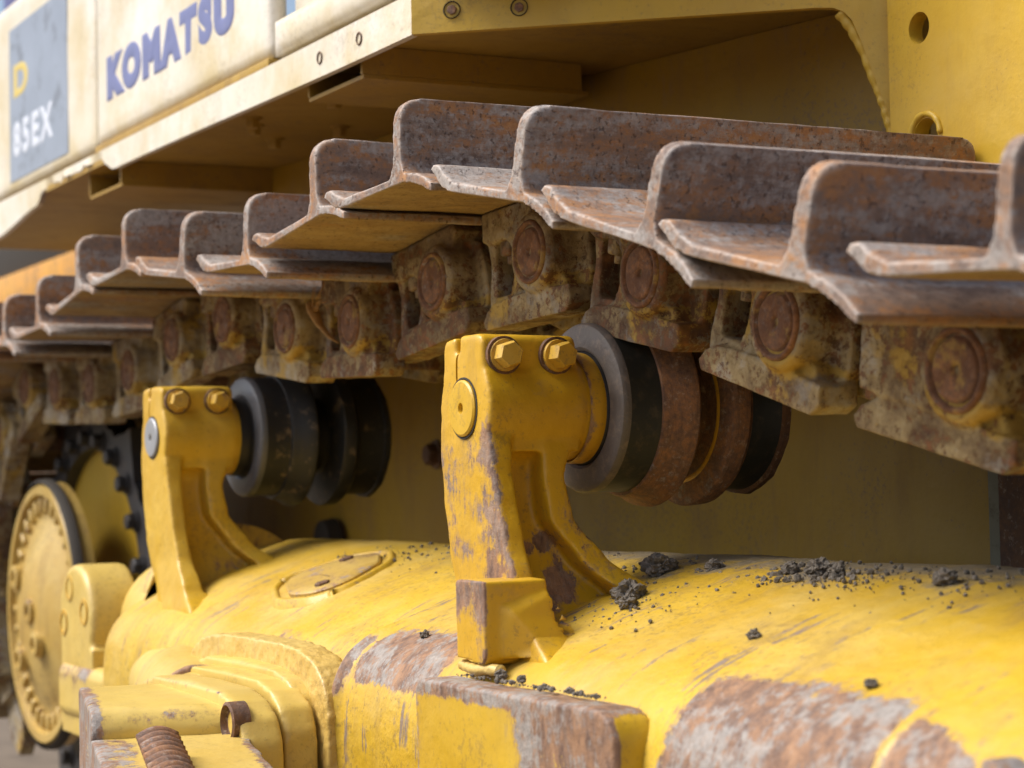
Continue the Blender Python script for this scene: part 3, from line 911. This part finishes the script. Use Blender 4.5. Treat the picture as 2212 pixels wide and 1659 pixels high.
# ---- lug with three holes and rear end casting of the frame
b = bmesh.new()
lathe_y(b, [(-.03, 0), (-.03, .097), (-.024, .104), (.06, .104), (.06, 0)], 48, (-1.53, .02, .505))
prism_xz(b, [(-1.62, .30), (-1.42, .30), (-1.42, .46), (-1.62, .50)], -.01, .08)
lm = cast(b, .005, 5, .0012, 12, 5); lug = link_obj('end_lug', lm, M['arm'], frame_root)
for hx, hz in ((-1.56, .565), (-1.47, .525), (-1.60, .50)):
    b = bmesh.new(); lathe_y(b, [(.002, .024), (-.004, .024), (-.004, .017), (.006, .016), (.006, 0)], 24, (hx, -.008, hz)); bm_obj('bolt_hole', b, M['bolt'], frame_root, angle=40)
b = bmesh.new()
cyl(b, (-1.42, .16, .50), (-1.28, .16, .50), .12, .13, 40); cyl(b, (-1.46, .16, .50), (-1.42, .16, .50), .10, .12, 40)
cyl(b, (-1.33, .2, .52), (-1.28, .2, .52), .155, .16, 40)
bm_obj('end_neck', b, M['arm'], frame_root, angle=40)
b = bmesh.new(); cbox(b, -1.62, -1.32, -.02, .10, .33, .43, .02, 3)
em2 = cast(b, .005, 3, .001, 12, 2); set_attr(em2, 'wear', lambda c: .55 * sst(c.z, .36, .42) * (1 - sst(c.x, -1.46, -1.36))); link_obj('end_block', em2, M['arm'], frame_root)

# ------------------------------------------------------------------ carrier rollers
def roller(x, near, label):
    t = thing('carrier_roller', label, 'roller', (x, 0, .833), 'carrier rollers under the upper track run')
    wob = lambda y, a: 1 + .004 * mnoise.noise(Vector((math.cos(a) * 3, math.sin(a) * 3, y * 40)))
    def part(name, prof, mat, w=None):
        b = bmesh.new(); lathe_y(b, prof, 96, wob=w)
        return bm_obj(name, b, mat, t, angle=32)
    part('face_ring', [(.200, .068), (.184, .070), (.1815, .074), (.1815, .097), (.184, .1015), (.188, .1035), (.194, .1035)], M['ringrust'] if near else M['darkface'])
    part('collar', [(.186, .05), (.181, .0625), (.176, .0635), (.163, .0628), (.160, .0662), (.172, .0675), (.184, .0672), (.190, .064)], M['bracket'] if near else M['black'])
    part('seal', [(.178, .06), (.180, .0665), (.1865, .0705), (.192, .0705)], M['black'])
    tr = M['tread'] if near else M['treadfar']
    part('tread', [(.194, .1035), (.2, .1032), (.215, .1025), (.232, .103), (.236, .1035)], tr)
    fm = M['rust'] if near else M['treadfar']
    part('flange', [(.236, .1035), (.2365, .107), (.243, .110), (.256, .1125), (.268, .121), (.277, .122), (.2805, .119), (.282, .112), (.285, .068)], fm, wob)
    part('waist', [(.285, .068), (.292, .064), (.318, .064), (.322, .068)], M['rustdark'] if near else M['black'])
    part('flange', [(.322, .068), (.325, .112), (.327, .120), (.331, .122), (.350, .1205), (.358, .114), (.360, .1065), (.361, .104)], fm, wob)
    if near:
        part('paint_line', [(.3236, .0865), (.3222, .089), (.3226, .092), (.3245, .0945)], M['yprint_line'], wob)
    part('tread', [(.361, .104), (.38, .103), (.405, .103), (.408, .1035)], tr)
    part('end_ring', [(.408, .1035), (.410, .108), (.418, .108), (.424, .100), (.428, .06), (.43, 0)], M['rustdark'] if near else M['treadfar'], lambda y, a: 1 + (.018 if y > .409 else 0) * max(0, math.sin(a * 12)) ** 2)
    b = bmesh.new()
    lathe_y(b, [(.03, .0335), (.0225, .0335), (.0205, .031), (.0200, .010), (.0205, .0065), (.026, .0055), (.027, 0)], 48)
    sh = bm_obj('shaft_end', b, M['bracket_far'] if near else M['greyface'], t, angle=12)
    b = bmesh.new()
    lathe_y(b, [(.0246, .0335), (.0238, .0345), (.0240, .0365), (.0249, .0368)], 48); bm_obj('shaft_groove', b, M['dark'], t)
    return t
M['yprint_line'] = paint('yellow_paint_line', (0.55, 0.30, 0.02), chips=0.6, fade=0, dust=.4)
r1 = roller(0.0, True, 'near carrier roller with rusty flanges, black treads and a yellow paint line')
r2 = roller(-1.21, False, 'far black carrier roller with scuffed treads behind the clean bracket')
r2.location = (-1.21, .012, .830)

# ------------------------------------------------------------------ push arm at the lower left
arm = thing('push_arm', 'cream yellow push arm with rusty worn corners in the lower left corner', 'push arm', (-.60, -.130, .30), None, (0, 0, -R(13)))
# local: +x along the arm towards the camera, -y outwards
def arm_part(name, bm, vox, sm_it, wear, mat='arm', seed=1):
    me = cast(bm, vox, sm_it, .0014, 14, seed)
    if wear: set_attr(me, 'wear', wear)
    return link_obj(name, me, M[mat], arm)
b = bmesh.new()
prism_xz(b, rounded([(.0, -.15), (1.05, -.22), (1.05, .10), (.34, .136), (.0, .136)], .01), -.135, .055)
arm_part('beam', b, .005, 4, lambda c: max(.75 * (1 - sst(c.y, -.13, -.105)), .62 * sst(c.z, .10, .13) * sst(c.y, .03, .05), .5 * (1 - sst(c.y, -.10, -.07)) * sst(c.z, .11, .13)))
b = bmesh.new()
prism_xz(b, rounded([(.0, .08), (.28, .08), (.295, .145), (.28, .172), (.02, .178), (.0, .165)], [0, 0, .01, .02, .02, .01]), -.135, .04)
arm_part('bearing_cap', b, .0045, 5, lambda c: max(.7 * (1 - sst(c.y, -.13, -.105)), .55 * sst(c.x, .26, .295) * sst(c.z, .14, .165), .45 * (1 - sst(c.x, .0, .03)) * (1 - sst(c.y, -.12, -.02))))
for ey in (-.11, -.035):
    b = bmesh.new()
    prism_xz(b, rounded([(-.16, -.12), (-.02, -.16), (.02, .12), (-.02, .155), (-.12, .150), (-.15, .10)], .02), ey - .016, ey + .016)
    arm_part('fork_ear', b, .0045, 5, lambda c, e_=ey: .75 * (1 - sst(c.y, e_ - .012, e_)) * sst(c.x, -.20, -.1) if e_ < -.09 else .4 * sst(c.z, .12, .15))
b = bmesh.new()
prism_xz(b, [(-.26, -.25), (.0, -.25), (.0, -.06), (-.16, -.08)], -.16, -.02)
arm_part('fork_root', b, .005, 6, lambda c: .7 * (1 - sst(c.z, -.15, -.07)))
# rounded barrel behind the cap
b = bmesh.new()
cyl(b, (-.62, .05, .125), (.02, .03, .125), .074, .062, 40)
cyl(b, (-.67, .053, .125), (-.62, .05, .125), .05, .074, 40)
arm_part('barrel', b, .005, 5, lambda c: .72 * (1 - sst(c.x, -.62, -.50)))
b = bmesh.new()
cyl(b, (-.34, .042, .126), (-.02, .033, .126), .076, .070, 40)
arm_part('barrel_sleeve', b, .0045, 4, lambda c: .45 * (1 - sst(c.x, -.335, -.30)) + .6 * sst(c.x, -.06, -.02) * sst(c.z, .15, .19))
# serrated bar with coil-like teeth along the outer top edge
b = bmesh.new()
prism_xz(b, rounded([(.0, .02), (.56, -.02), (.56, .085), (.02, .142)], [0, 0, .0, .02]), -.185, -.155)
wv = lambda c: .85
sbm = arm_part('serrated_bar', b, .004, 3, wv)
sbm.location = (.44, .100, .014)
tb = bmesh.new(); tube(tb, [(0, -.021 + .042 * k / 10, .007 * math.sin(math.pi * k / 10)) for k in range(11)], .0105, 10, lambda i: 1.0)
bmesh.ops.recalc_face_normals(tb, faces=tb.faces[:])
tm = bpy.data.meshes.new('tooth'); tb.to_mesh(tm); tb.free(); tm.materials.append(M['rust'])
for k in range(15):
    o = link_obj('tooth', tm, None, sbm); o.location = (.035 + k * .0245, -.170, .139 - k * .0245 * .105)
    o.rotation_euler = (0, .1, .35)

# ------------------------------------------------------------------ drive sprocket and final drive
spr = thing('drive_sprocket', 'blurred yellow hub disc with ribbed rim and dark toothed sprocket at the far left', 'sprocket', (-2.52, 0, .462))
b = bmesh.new()
lathe_y(b, [(.24, .30), (.20, .297), (.190, .290), (.190, .272), (.205, .268), (.212, .225), (.200, .205), (.185, .16), (.165, .10), (.160, .0)], 72)
bm_obj('hub_cover', b, M['hub'], spr, angle=50)
b = bmesh.new(); lathe_y(b, [(.19, .2985), (.195, .306), (.212, .308), (.220, .285), (.225, .2)], 72)
bm_obj('hub_drum', b, M['dark'], spr, angle=50)
rb = bmesh.new(); cbox(rb, -.009, .009, -.006, .03, -.018, .018, .005)
rm = bpy.data.meshes.new('rim_rib'); rb.to_mesh(rm); rb.free(); rm.materials.append(M['hub'])
for k in range(34):
    a = 2 * math.pi * k / 34
    o = link_obj('rim_rib', rm, None, spr); o.location = (.246 * math.cos(a), .203, .246 * math.sin(a)); o.rotation_euler = (0, math.pi / 2 - a, 0)
for a, r_ in ((.3, .03), (2.4, .12), (4.2, .12), (5.6, .10)):
    b = bmesh.new(); lathe_y(b, [(.012, .03), (-.006, .028), (-.008, .018), (.004, .016), (.004, 0)], 20, (r_ * math.cos(a), .160, r_ * math.sin(a))); bm_obj('plug', b, M['hub'], spr, angle=40)
b = bmesh.new(); lathe_y(b, [(.36, .10), (.345, .40), (.34, .405), (.37, .405), (.37, .1)], 64); bm_obj('web_disc', b, M['body'], spr, angle=40)
seg = bmesh.new()
NT_ = 12
pts = []
for k in range(9):
    a = -math.pi / NT_ + 2 * math.pi / NT_ * k / 8
    rr = .455 + .055 * math.cos(NT_ * a) ** 3 if abs(a) < .2 else .44
    pts.append((rr * math.sin(a), rr * math.cos(a)))
for k in range(9):
    a = math.pi / NT_ - 2 * math.pi / NT_ * k / 8
    pts.append((.375 * math.sin(a), .375 * math.cos(a)))
prism_xz(seg, pts, .315, .385)
bmesh.ops.recalc_face_normals(seg, faces=seg.faces[:])
sgm = bpy.data.meshes.new('tooth_segment'); seg.to_mesh(sgm); seg.free(); sgm.materials.append(M['sprocket'])
bsm = bmesh.new(); hexbolt(bsm, (0, 0, 0), (0, -1, 0), .018, .02, (.024, .006)); bme = bpy.data.meshes.new('bolt'); bsm.to_mesh(bme); bsm.free(); bme.materials.append(M['sprocket'])
for k in range(NT_):
    a = 2 * math.pi * k / NT_ + .1
    o = link_obj('tooth_segment', sgm, None, spr, False); o.rotation_euler = (0, a, 0)
    for da in (-.13, .13):
        p = link_obj('bolt', bme, None, o, False); p.location = (.40 * math.sin(da), .315, .40 * math.cos(da))

# ------------------------------------------------------------------ machine body
body = thing('bulldozer_body', 'yellow bulldozer body with faded hood, overhanging fender and drilled side plate above the track', 'bulldozer body')
def plain(name, bm, mat, angle=40, parent=None):
    return bm_obj(name, bm, M[mat], parent or body, angle=angle)
# hull wall behind the rollers
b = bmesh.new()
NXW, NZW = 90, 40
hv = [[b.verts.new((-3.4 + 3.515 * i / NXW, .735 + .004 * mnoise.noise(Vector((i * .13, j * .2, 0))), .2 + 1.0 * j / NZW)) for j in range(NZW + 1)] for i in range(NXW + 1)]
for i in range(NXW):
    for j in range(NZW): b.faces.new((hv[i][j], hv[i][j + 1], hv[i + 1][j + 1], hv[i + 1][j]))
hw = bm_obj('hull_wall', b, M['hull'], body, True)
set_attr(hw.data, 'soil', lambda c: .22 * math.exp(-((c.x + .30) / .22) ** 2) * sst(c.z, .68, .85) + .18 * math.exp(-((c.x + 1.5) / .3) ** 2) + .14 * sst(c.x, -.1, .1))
M['greyband'] = simple('grey_green_primer', (0.22, 0.215, 0.16), .7, 0, .3, 25, .3, (.12, .09, .05), (.5, .65), .6)
b = bmesh.new(); cbox(b, .115, .150, .715, .80, .2, 1.0, .004); plain('hull_edge_strip', b, 'greyband')
b = bmesh.new(); cbox(b, .1515, .60, .700, .80, .2, 1.0, .004); plain('hull_front_plate', b, 'rustdark')
# fittings seen between the rollers
b = bmesh.new(); lathe_y(b, [(0, .0), (0, .045), (.03, .05), (.03, 0)], 24, (-2.05, .69, .62)); plain('hull_plug', b, 'dark')
for x0, z0 in ((-2.15, .74), (-1.55, .80), (-1.30, .72)):
    b = bmesh.new(); hexbolt(b, (x0, .735, z0), (0, -1, 0), .022, .02, (.03, .006)); plain('hull_bolt', b, 'rustdark')

# fender: underside, outer edge, slanted corner plate
ZU = 1.396
A_ = Vector((-.39, .15)); D_ = Vector((.645, .764)).normalized()
E_ = A_ + D_ * .67
b = bmesh.new()
top_pts = [(-3.4, .152), (-.392, .152), (E_.x, E_.y), (.0, .74), (-3.4, .74)]
loft(b, [[(x, y, ZU) for x, y in top_pts], [(x, y, ZU + .012) for x, y in top_pts]])
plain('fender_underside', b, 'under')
# outer edge band with torn lower lip far left
b = bmesh.new()
n = 260
lo, hi, lo2, hi2 = [], [], [], []
for i in range(n + 1):
    x = -3.3 + (A_.x + 3.3) * i / n
    z = 1.366 + .010 * sst(-x, .5, 1.7)
    tear = band(x, -2.32, -1.83, .05)
    z += tear * (.030 + .012 * mnoise.noise(Vector((x * 26, 0, 0))) + .008 * mnoise.noise(Vector((x * 70, 3, 0))))
    if x < -2.32: z -= .035 * sst(-x, 2.32, 2.75)
    y = .15 + tear * .014 * mnoise.noise(Vector((x * 14, 8, 0)))
    lo.append(b.verts.new((x, y, z))); hi.append(b.verts.new((x, .15, 1.424)))
    lo2.append(b.verts.new((x, y + .012, z))); hi2.append(b.verts.new((x, .162, 1.428)))
for i in range(n):
    b.faces.new((lo[i], lo[i + 1], hi[i + 1], hi[i]))
    b.faces.new((lo2[i + 1], lo2[i], hi2[i], hi2[i + 1]))
    b.faces.new((lo[i + 1], lo[i], lo2[i], lo2[i + 1]))
    b.faces.new((hi[i], hi[i + 1], hi2[i + 1], hi2[i]))
fe = plain('fender_edge', b, 'hood')
set_attr(fe.data, 'wear', lambda c: .85 * band(c.x, -2.36, -1.83, .03) * (1 - sst(c.z, 1.394, 1.412)) + .35 * (1 - sst(c.z, 1.366, 1.376)))
for hx in (-.72, -.57):
    q = bmesh.new(); lathe_y(q, [(-.0015, .010), (-.0025, .0085), (.004, .008), (.004, 0)], 20, (hx, .15, 1.396)); plain('edge_hole', q, 'rustdark')
# slanted plate: band along the top, leg down to the hull, rounded inner corner (in its own plane: s along D_, z)
def sp(s, z, d=0.0):
    nrm = Vector((D_.y, -D_.x))
    p = A_ + D_ * s + nrm * d
    return (p.x, p.y, z)
outl = [(0, 1.366), (.30, 1.3655), (.555, 1.3650), (.578, 1.3635), (.592, 1.357), (.602, 1.345), (.612, 1.32), (.632, 1.26), (.655, 1.19), (.665, 1.12), (.70, 1.12), (.70, 1.62), (0, 1.62)]
b = bmesh.new()
loft(b, [[sp(s, z, 0.002) for s, z in outl], [sp(s, z, -.012) for s, z in outl]])
bmesh.ops.bevel(b, geom=[e for e in b.edges if len(e.link_faces) == 2 and e.calc_face_angle(0) > 1.2], offset=.003, segments=2, affect='EDGES')
sl_ = plain('corner_plate', b, 'body')
weld([sp(.585, 1.358, -.008), sp(.602, 1.335, -.008), sp(.618, 1.30, -.008), sp(.640, 1.235, -.008), sp(.658, 1.17, -.008)], .008, 'weld_bead', body, .003, 'body', 1, .08)
# holes with bolts in the slanted band
for s, z in ((.058, 1.396), (.153, 1.393)):
    nrm = Vector((D_.y, -D_.x, 0))
    c = Vector(sp(s, z, .0035))
    t = bmesh.new(); lathe_y(t, [(0.0005, .0125), (-.0015, .0115), (.003, .0105), (.004, 0)], 20)
    mt = Matrix.Translation(c) @ nrm.to_track_quat('-Y', 'Z').to_matrix().to_4x4()
    bmesh.ops.transform(t, matrix=mt, verts=t.verts[:]); bo = plain('bolt_recess', t, 'dark')
    t = bmesh.new(); hexbolt(t, c - nrm * .002, nrm, .007, .004); plain('recess_bolt', t, 'rust', parent=bo)
# inner panel behind the slanted plate
b = bmesh.new()
loft(b, [[(-1.9, .48, z), (-.70, .597, z), (-.10, .715, z), (-.05, .735, z), (-.05, .76, z), (-1.9, .76, z)] for z in (1.05, ZU - .001)])
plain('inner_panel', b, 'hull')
# cross channels under the fender
for x0, x1, ye in ((-.82, -.607, .555), (-2.02, -1.80, .62)):
    b = bmesh.new()
    box(b, x0, x1, .172, ye, 1.346, 1.352)
    box(b, x1 - .007, x1 + .0005, .170, ye - .012, 1.3525, ZU - .001)
    box(b, x0, x0 + .007, .170, ye, 1.3525, ZU - .001)
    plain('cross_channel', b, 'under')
    b = bmesh.new(); box(b, x0 + .01, x1 - .01, .25, .26, 1.3525, ZU - .001); plain('channel_stop', b, 'dark')
for x0, y0 in ((-1.02, .30), (-1.25, .24), (-.80, .40), (-1.28, .42), (-1.45, .36), (-1.32, .27), (-.98, .42)):
    b = bmesh.new(); hexbolt(b, (x0, y0, ZU + .001), (0, 0, -1), .013, .016, (.018, .004)); plain('underside_bolt', b, 'under')
# dark rust beam far left under the fender
b = bmesh.new(); cbox(b, -5.4, -3.42, .62, .80, 1.432, 1.70, .01); plain('rear_beam', b, 'dark')
M['rustyyellow'] = paint('rusty_yellow_paint', (.62, .28, .008), chips=.75, fade=.0, dust=.7, grey=.0)
b = bmesh.new(); cbox(b, -5.4, -3.42, .60, .80, 1.25, 1.430, .01); plain('rear_beam_flange', b, 'rustyyellow')

# side plate with holes, right
b = bmesh.new()
PX0, PX1, PZ0, PZ1, PY = .045, .60, 1.0, 1.62, .632
holes = [(.108, 1.315, .0205), (.116, 1.174, .0235)]
def plate_with_holes(b, x0, x1, z0, z1, y, th, holes):
    me = bpy.data.meshes.new('tmp')
    t = bmesh.new(); box(t, x0, x1, y, y + th, z0, z1); bmesh.ops.recalc_face_normals(t, faces=t.faces[:]); t.to_mesh(me); t.free()
    o = bpy.data.objects.new('tmp', me); COL.objects.link(o)
    cs = []
    for hx, hz, hr in holes:
        t = bmesh.new(); cyl(t, (hx, y - .05, hz), (hx, y + th + .05, hz), hr, seg=40); bmesh.ops.recalc_face_normals(t, faces=t.faces[:])
        cm = bpy.data.meshes.new('tmp'); t.to_mesh(cm); t.free()
        c = bpy.data.objects.new('tmp', cm); COL.objects.link(c); cs.append(c)
        md = o.modifiers.new('b', 'BOOLEAN'); md.operation = 'DIFFERENCE'; md.object = c; md.solver = 'EXACT'
    dg = bpy.context.evaluated_depsgraph_get(); dg.update()
    res = bpy.data.meshes.new_from_object(o.evaluated_get(dg))
    for q in cs + [o]: bpy.data.objects.remove(q, do_unlink=True)
    b.from_mesh(res)
plate_with_holes(b, PX0, PX1, PZ0, PZ1, PY, .022, holes)
sp_ = plain('side_plate', b, 'body', 30)
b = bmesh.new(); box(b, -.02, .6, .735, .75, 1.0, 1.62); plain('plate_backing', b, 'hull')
b = bmesh.new(); hexbolt(b, (.160, .734, 1.320), (0, -1, 0), .017, .02); plain('backing_bolt', b, 'greyface')
weld([(.116 + .029 * math.cos(a), PY - .001, 1.174 + .029 * math.sin(a)) for a in [k * math.pi / 14 for k in range(15)]], .004, 'weld_bead', body, .004, 'body', 1, .1)

# hood side: printed panel, decal panel, box on the fender
def panel(name, x0, x1, z0, z1, y, th, mat, bev=.006, wob=.0016):
    b = bmesh.new()
    nx, nz = max(4, int((x1 - x0) / .02)), max(4, int((z1 - z0) / .02))
    F_, B_ = [], []
    for i in range(nx + 1):
        F_.append([]); B_.append([])
        for j in range(nz + 1):
            x = x0 + (x1 - x0) * i / nx; z = z0 + (z1 - z0) * j / nz
            ed = min(x - x0, x1 - x, z - z0, z1 - z)
            dy = bev * (1 - sst(ed, -.004, .014)) + wob * mnoise.noise(Vector((x * 4, z * 5, 2))) * sst(ed, 0, .05) + wob * .5 * mnoise.noise(Vector((x * 11, z * 12, 5))) * sst(ed, 0, .05)
            F_[-1].append(b.verts.new((x, y + dy, z))); B_[-1].append(b.verts.new((x, y + th, z)))
    for G, flip in ((F_, 0), (B_, 1)):
        for i in range(nx):
            for j in range(nz):
                f = (G[i][j], G[i + 1][j], G[i + 1][j + 1], G[i][j + 1])
                b.faces.new(f[::-1] if flip else f)
    for i in range(nx):
        b.faces.new((F_[i][0], B_[i][0], B_[i + 1][0], F_[i + 1][0])); b.faces.new((F_[i][nz], F_[i + 1][nz], B_[i + 1][nz], B_[i][nz]))
    for j in range(nz):
        b.faces.new((F_[0][j], F_[0][j + 1], B_[0][j + 1], B_[0][j])); b.faces.new((F_[nx][j], B_[nx][j], B_[nx][j + 1], F_[nx][j + 1]))
    return bm_obj(name, b, M[mat], body, True)
p1 = panel('hood_panel', -1.985, -.995, 1.452, 2.05, .176, .03, 'hood')
p2 = panel('decal_panel', -2.93, -1.997, 1.446, 1.90, .180, .03, 'hood')
p3 = panel('fender_box', -.942, -.30, 1.440, 1.497, .158, .10, 'hood', .008, .002)
b = bmesh.new(); cbox(b, -.975, .0, .21, .26, 1.45, 2.05, .01); plain('cab_side', b, 'hood')
b = bmesh.new(); cbox(b, -2.95, -.98, .2075, .28, 1.43, 1.448, .004); plain('hood_sill', b, 'body')
b = bmesh.new(); box(b, -.95, -.2, .19, .40, 1.4255, 1.4385); plain('gap_filler', b, 'dark')
b = bmesh.new(); box(b, -2.95, -1.0, .215, .60, 1.4485, 1.50); plain('hood_core', b, 'dark')
# bolts of dirt in the seam under the printed panel
b = bmesh.new(); cbox(b, -1.985, -.995, .172, .206, 1.4282, 1.4505, .004); plain('hood_sill_trim', b, 'under')

# lettering as flat print
def text_mesh(name, t_, x0, x1, z0, z1, y, mat, parent, bold=.04):
    cu = bpy.data.curves.new('t', 'FONT'); cu.body = t_; cu.extrude = .06; cu.bevel_depth = bold; cu.bevel_resolution = 1; cu.resolution_u = 5; cu.space_character = 1.3
    o = bpy.data.objects.new('t', cu); COL.objects.link(o)
    dg = bpy.context.evaluated_depsgraph_get(); dg.update()
    me = bpy.data.meshes.new_from_object(o.evaluated_get(dg))
    bpy.data.objects.remove(o, do_unlink=True)
    xs_ = [v.co.x for v in me.vertices]; zs_ = [v.co.y for v in me.vertices]; ys_ = [v.co.z for v in me.vertices]
    ax, bx, az, bz, ay, by_ = min(xs_), max(xs_), min(zs_), max(zs_), min(ys_), max(ys_)
    for v in me.vertices:
        v.co = Vector((x0 + (v.co.x - ax) / (bx - ax) * (x1 - x0), y + .006 * (by_ - v.co.z) / (by_ - ay), z0 + (v.co.y - az) / (bz - az) * (z1 - z0)))
    b_ = bmesh.new(); b_.from_mesh(me); bpy.data.meshes.remove(me)
    bmesh.ops.remove_doubles(b_, verts=b_.verts[:], dist=1e-6)
    res = cast(b_, .0016, 1)
    res.materials.append(M[mat])
    return link_obj(name, res, None, parent, True)
# outside viewed from -Y: +x runs to the right of the picture
text_mesh('lettering', 'KOMATSU', -1.91, -1.16, 1.530, 1.624, .1745, 'blue', p1, .115)
b = bmesh.new(); box(b, -2.70, -2.205, .1785, .186, 1.472, 1.835); dc = plain('decal', b, 'decal', parent=p2)
text_mesh('lettering', 'D', -2.665, -2.53, 1.665, 1.745, .1778, 'yprint', dc, .06)
text_mesh('lettering', '85EX', -2.67, -2.32, 1.525, 1.61, .1778, 'white', dc, .06)

# blue cover behind the hood end
b = bmesh.new(); cbox(b, -4.04, -3.88, .5, .7, 2.14, 2.4, .02)
tag(bm_obj('blue_cover', b, M['fadedblue'], None, angle=40), 'blurred blue cover in the top left corner beyond the hood', 'cover')

# ------------------------------------------------------------------ mud clods
def clod(seed, r):
    b = bmesh.new()
    bmesh.ops.create_icosphere(b, subdivisions=4, radius=r)
    for v in b.verts:
        d = v.co.normalized()
        k = 1 + .45 * mnoise.noise(d * 1.6 + Vector((seed, 0, 0))) + .28 * mnoise.noise(d * 4 + Vector((seed, 3, 0))) + .2 * mnoise.noise(d * 9 + Vector((0, seed, 0))) + .10 * mnoise.noise(d * 19 + Vector((0, seed, 4)))
        v.co = Vector((v.co.x * k, v.co.y * k, v.co.z * k * .8))
    me = bpy.data.meshes.new('mud_clod'); b.to_mesh(me); b.free(); me.materials.append(M['mud'])
    return me
clods = [
    ((.075, .245), .023, 'large dark mud lump on the frame crest right behind the near bracket foot'),
    ((.135, .165), .021, 'large dark mud lump in the corner against the near bracket foot'),
    ((.165, .145), .013, 'small grey mud lump beside the larger one at the near bracket foot'),
    ((.155, .27), .012, 'flat mud lump on the crest just right of the tall dark lump'),
    ((.30, .275), .012, 'grey mud lump in the middle cluster on the frame crest'),
    ((.345, .28), .015, 'tallest grey mud lump of the middle cluster on the frame crest'),
    ((.385, .275), .011, 'right lump of the middle mud cluster on the frame crest'),
    ((.57, .27), .014, 'single pointed mud lump on the crest right of the middle cluster'),
    ((.78, .28), .016, 'mud lump near the right end of the frame crest'),
    ((.80, .23), .015, 'grey mud lump just below the crest near the right edge'),
    ((.475, .105), .008, 'lone small mud lump on the open yellow slope'),
    ((.74, .045), .007, 'small dark mud lump low on the slope near the right edge'),
    ((.12, .055), .010, 'small mud lump at the weld toe of the near bracket'),
    ((-.13, .03), .007, 'small mud lump on the slope left of the near bracket'),
    ((.19, -.030), .008, 'small mud lump on top of the wear plate by the stop lug'),
    ((.245, -.035), .006, 'flat mud lump on the middle of the wear plate top edge'),
]
for i, ((x, y), r_, lab) in enumerate(clods):
    r_ *= .82
    me = clod(i * 3.7, r_)
    o = link_obj('mud_clod', me, None, None, False)
    z = frame_z(y) if y > -.02 else .535
    o.location = (x, y, z + r_ * .45)
    o.rotation_euler = (0, 0, i * 1.3)
    tag(o, lab, 'mud', 'mud lumps on the track frame')
# crumbs
b = bmesh.new()
for i in range(1300):
    u = random.random()
    if u < .6: x, y = random.uniform(-.9, 1.0), .275 + random.gauss(0, .04)
    elif u < .78: x, y = random.gauss(.36, .08), .268 + random.gauss(0, .02)
    elif u < .9: x, y = random.gauss(.15, .05), random.uniform(.08, .22)
    else: x, y = random.uniform(.10, .42), random.uniform(-.045, -.03)
    if y > .36: continue
    z = frame_z(y) if y > -.02 else .532
    r_ = .0009 + .0028 * random.random() ** 3.5
    if .27 < x < .43 and y > .2: r_ *= 1.3
    t = bmesh.new(); bmesh.ops.create_icosphere(t, subdivisions=1, radius=r_)
    for v in t.verts: v.co *= random.uniform(.7, 1.25)
    bmesh.ops.translate(t, vec=(x, y, z + r_ * .4), verts=t.verts[:]); merge(b, t)
cr = bm_obj('mud_crumbs', b, M['mud'], None, False)
cr['kind'] = 'stuff'; cr['label'] = 'grey mud crumbs scattered along the frame crest'; cr['category'] = 'mud'

# dry straw caught in a link
st_ = thing('straw_wisp', 'dry straw coloured leaf wisp caught in a link left of the near bracket', 'straw', (-.765, BY - .02, .995))
st_.scale = (.62, .62, .62)
b = bmesh.new()
tube(b, [(-.07, -.012, .052), (-.05, -.015, .03), (-.02, -.012, -.005), (.03, -.004, -.04), (.06, .004, -.055)], .010, 8, lambda i: (1.5, 1.8, 1.3, .9, .4)[i], .35)
bm_obj('leaf_blade', b, M['leaf'], st_, True)
for k in range(9):
    b = bmesh.new(); a = random.uniform(-.03, .05)
    tube(b, [(-.055 + k * .004, -.016, .03), (-.045 + k * .006, -.02, .05 + a * .3), (-.03 + k * .009, -.018, .058 + a)], .0012, 5, lambda i: (1.2, 1, .5)[i])
    bm_obj('fibre', b, M['leaf'], st_, True)
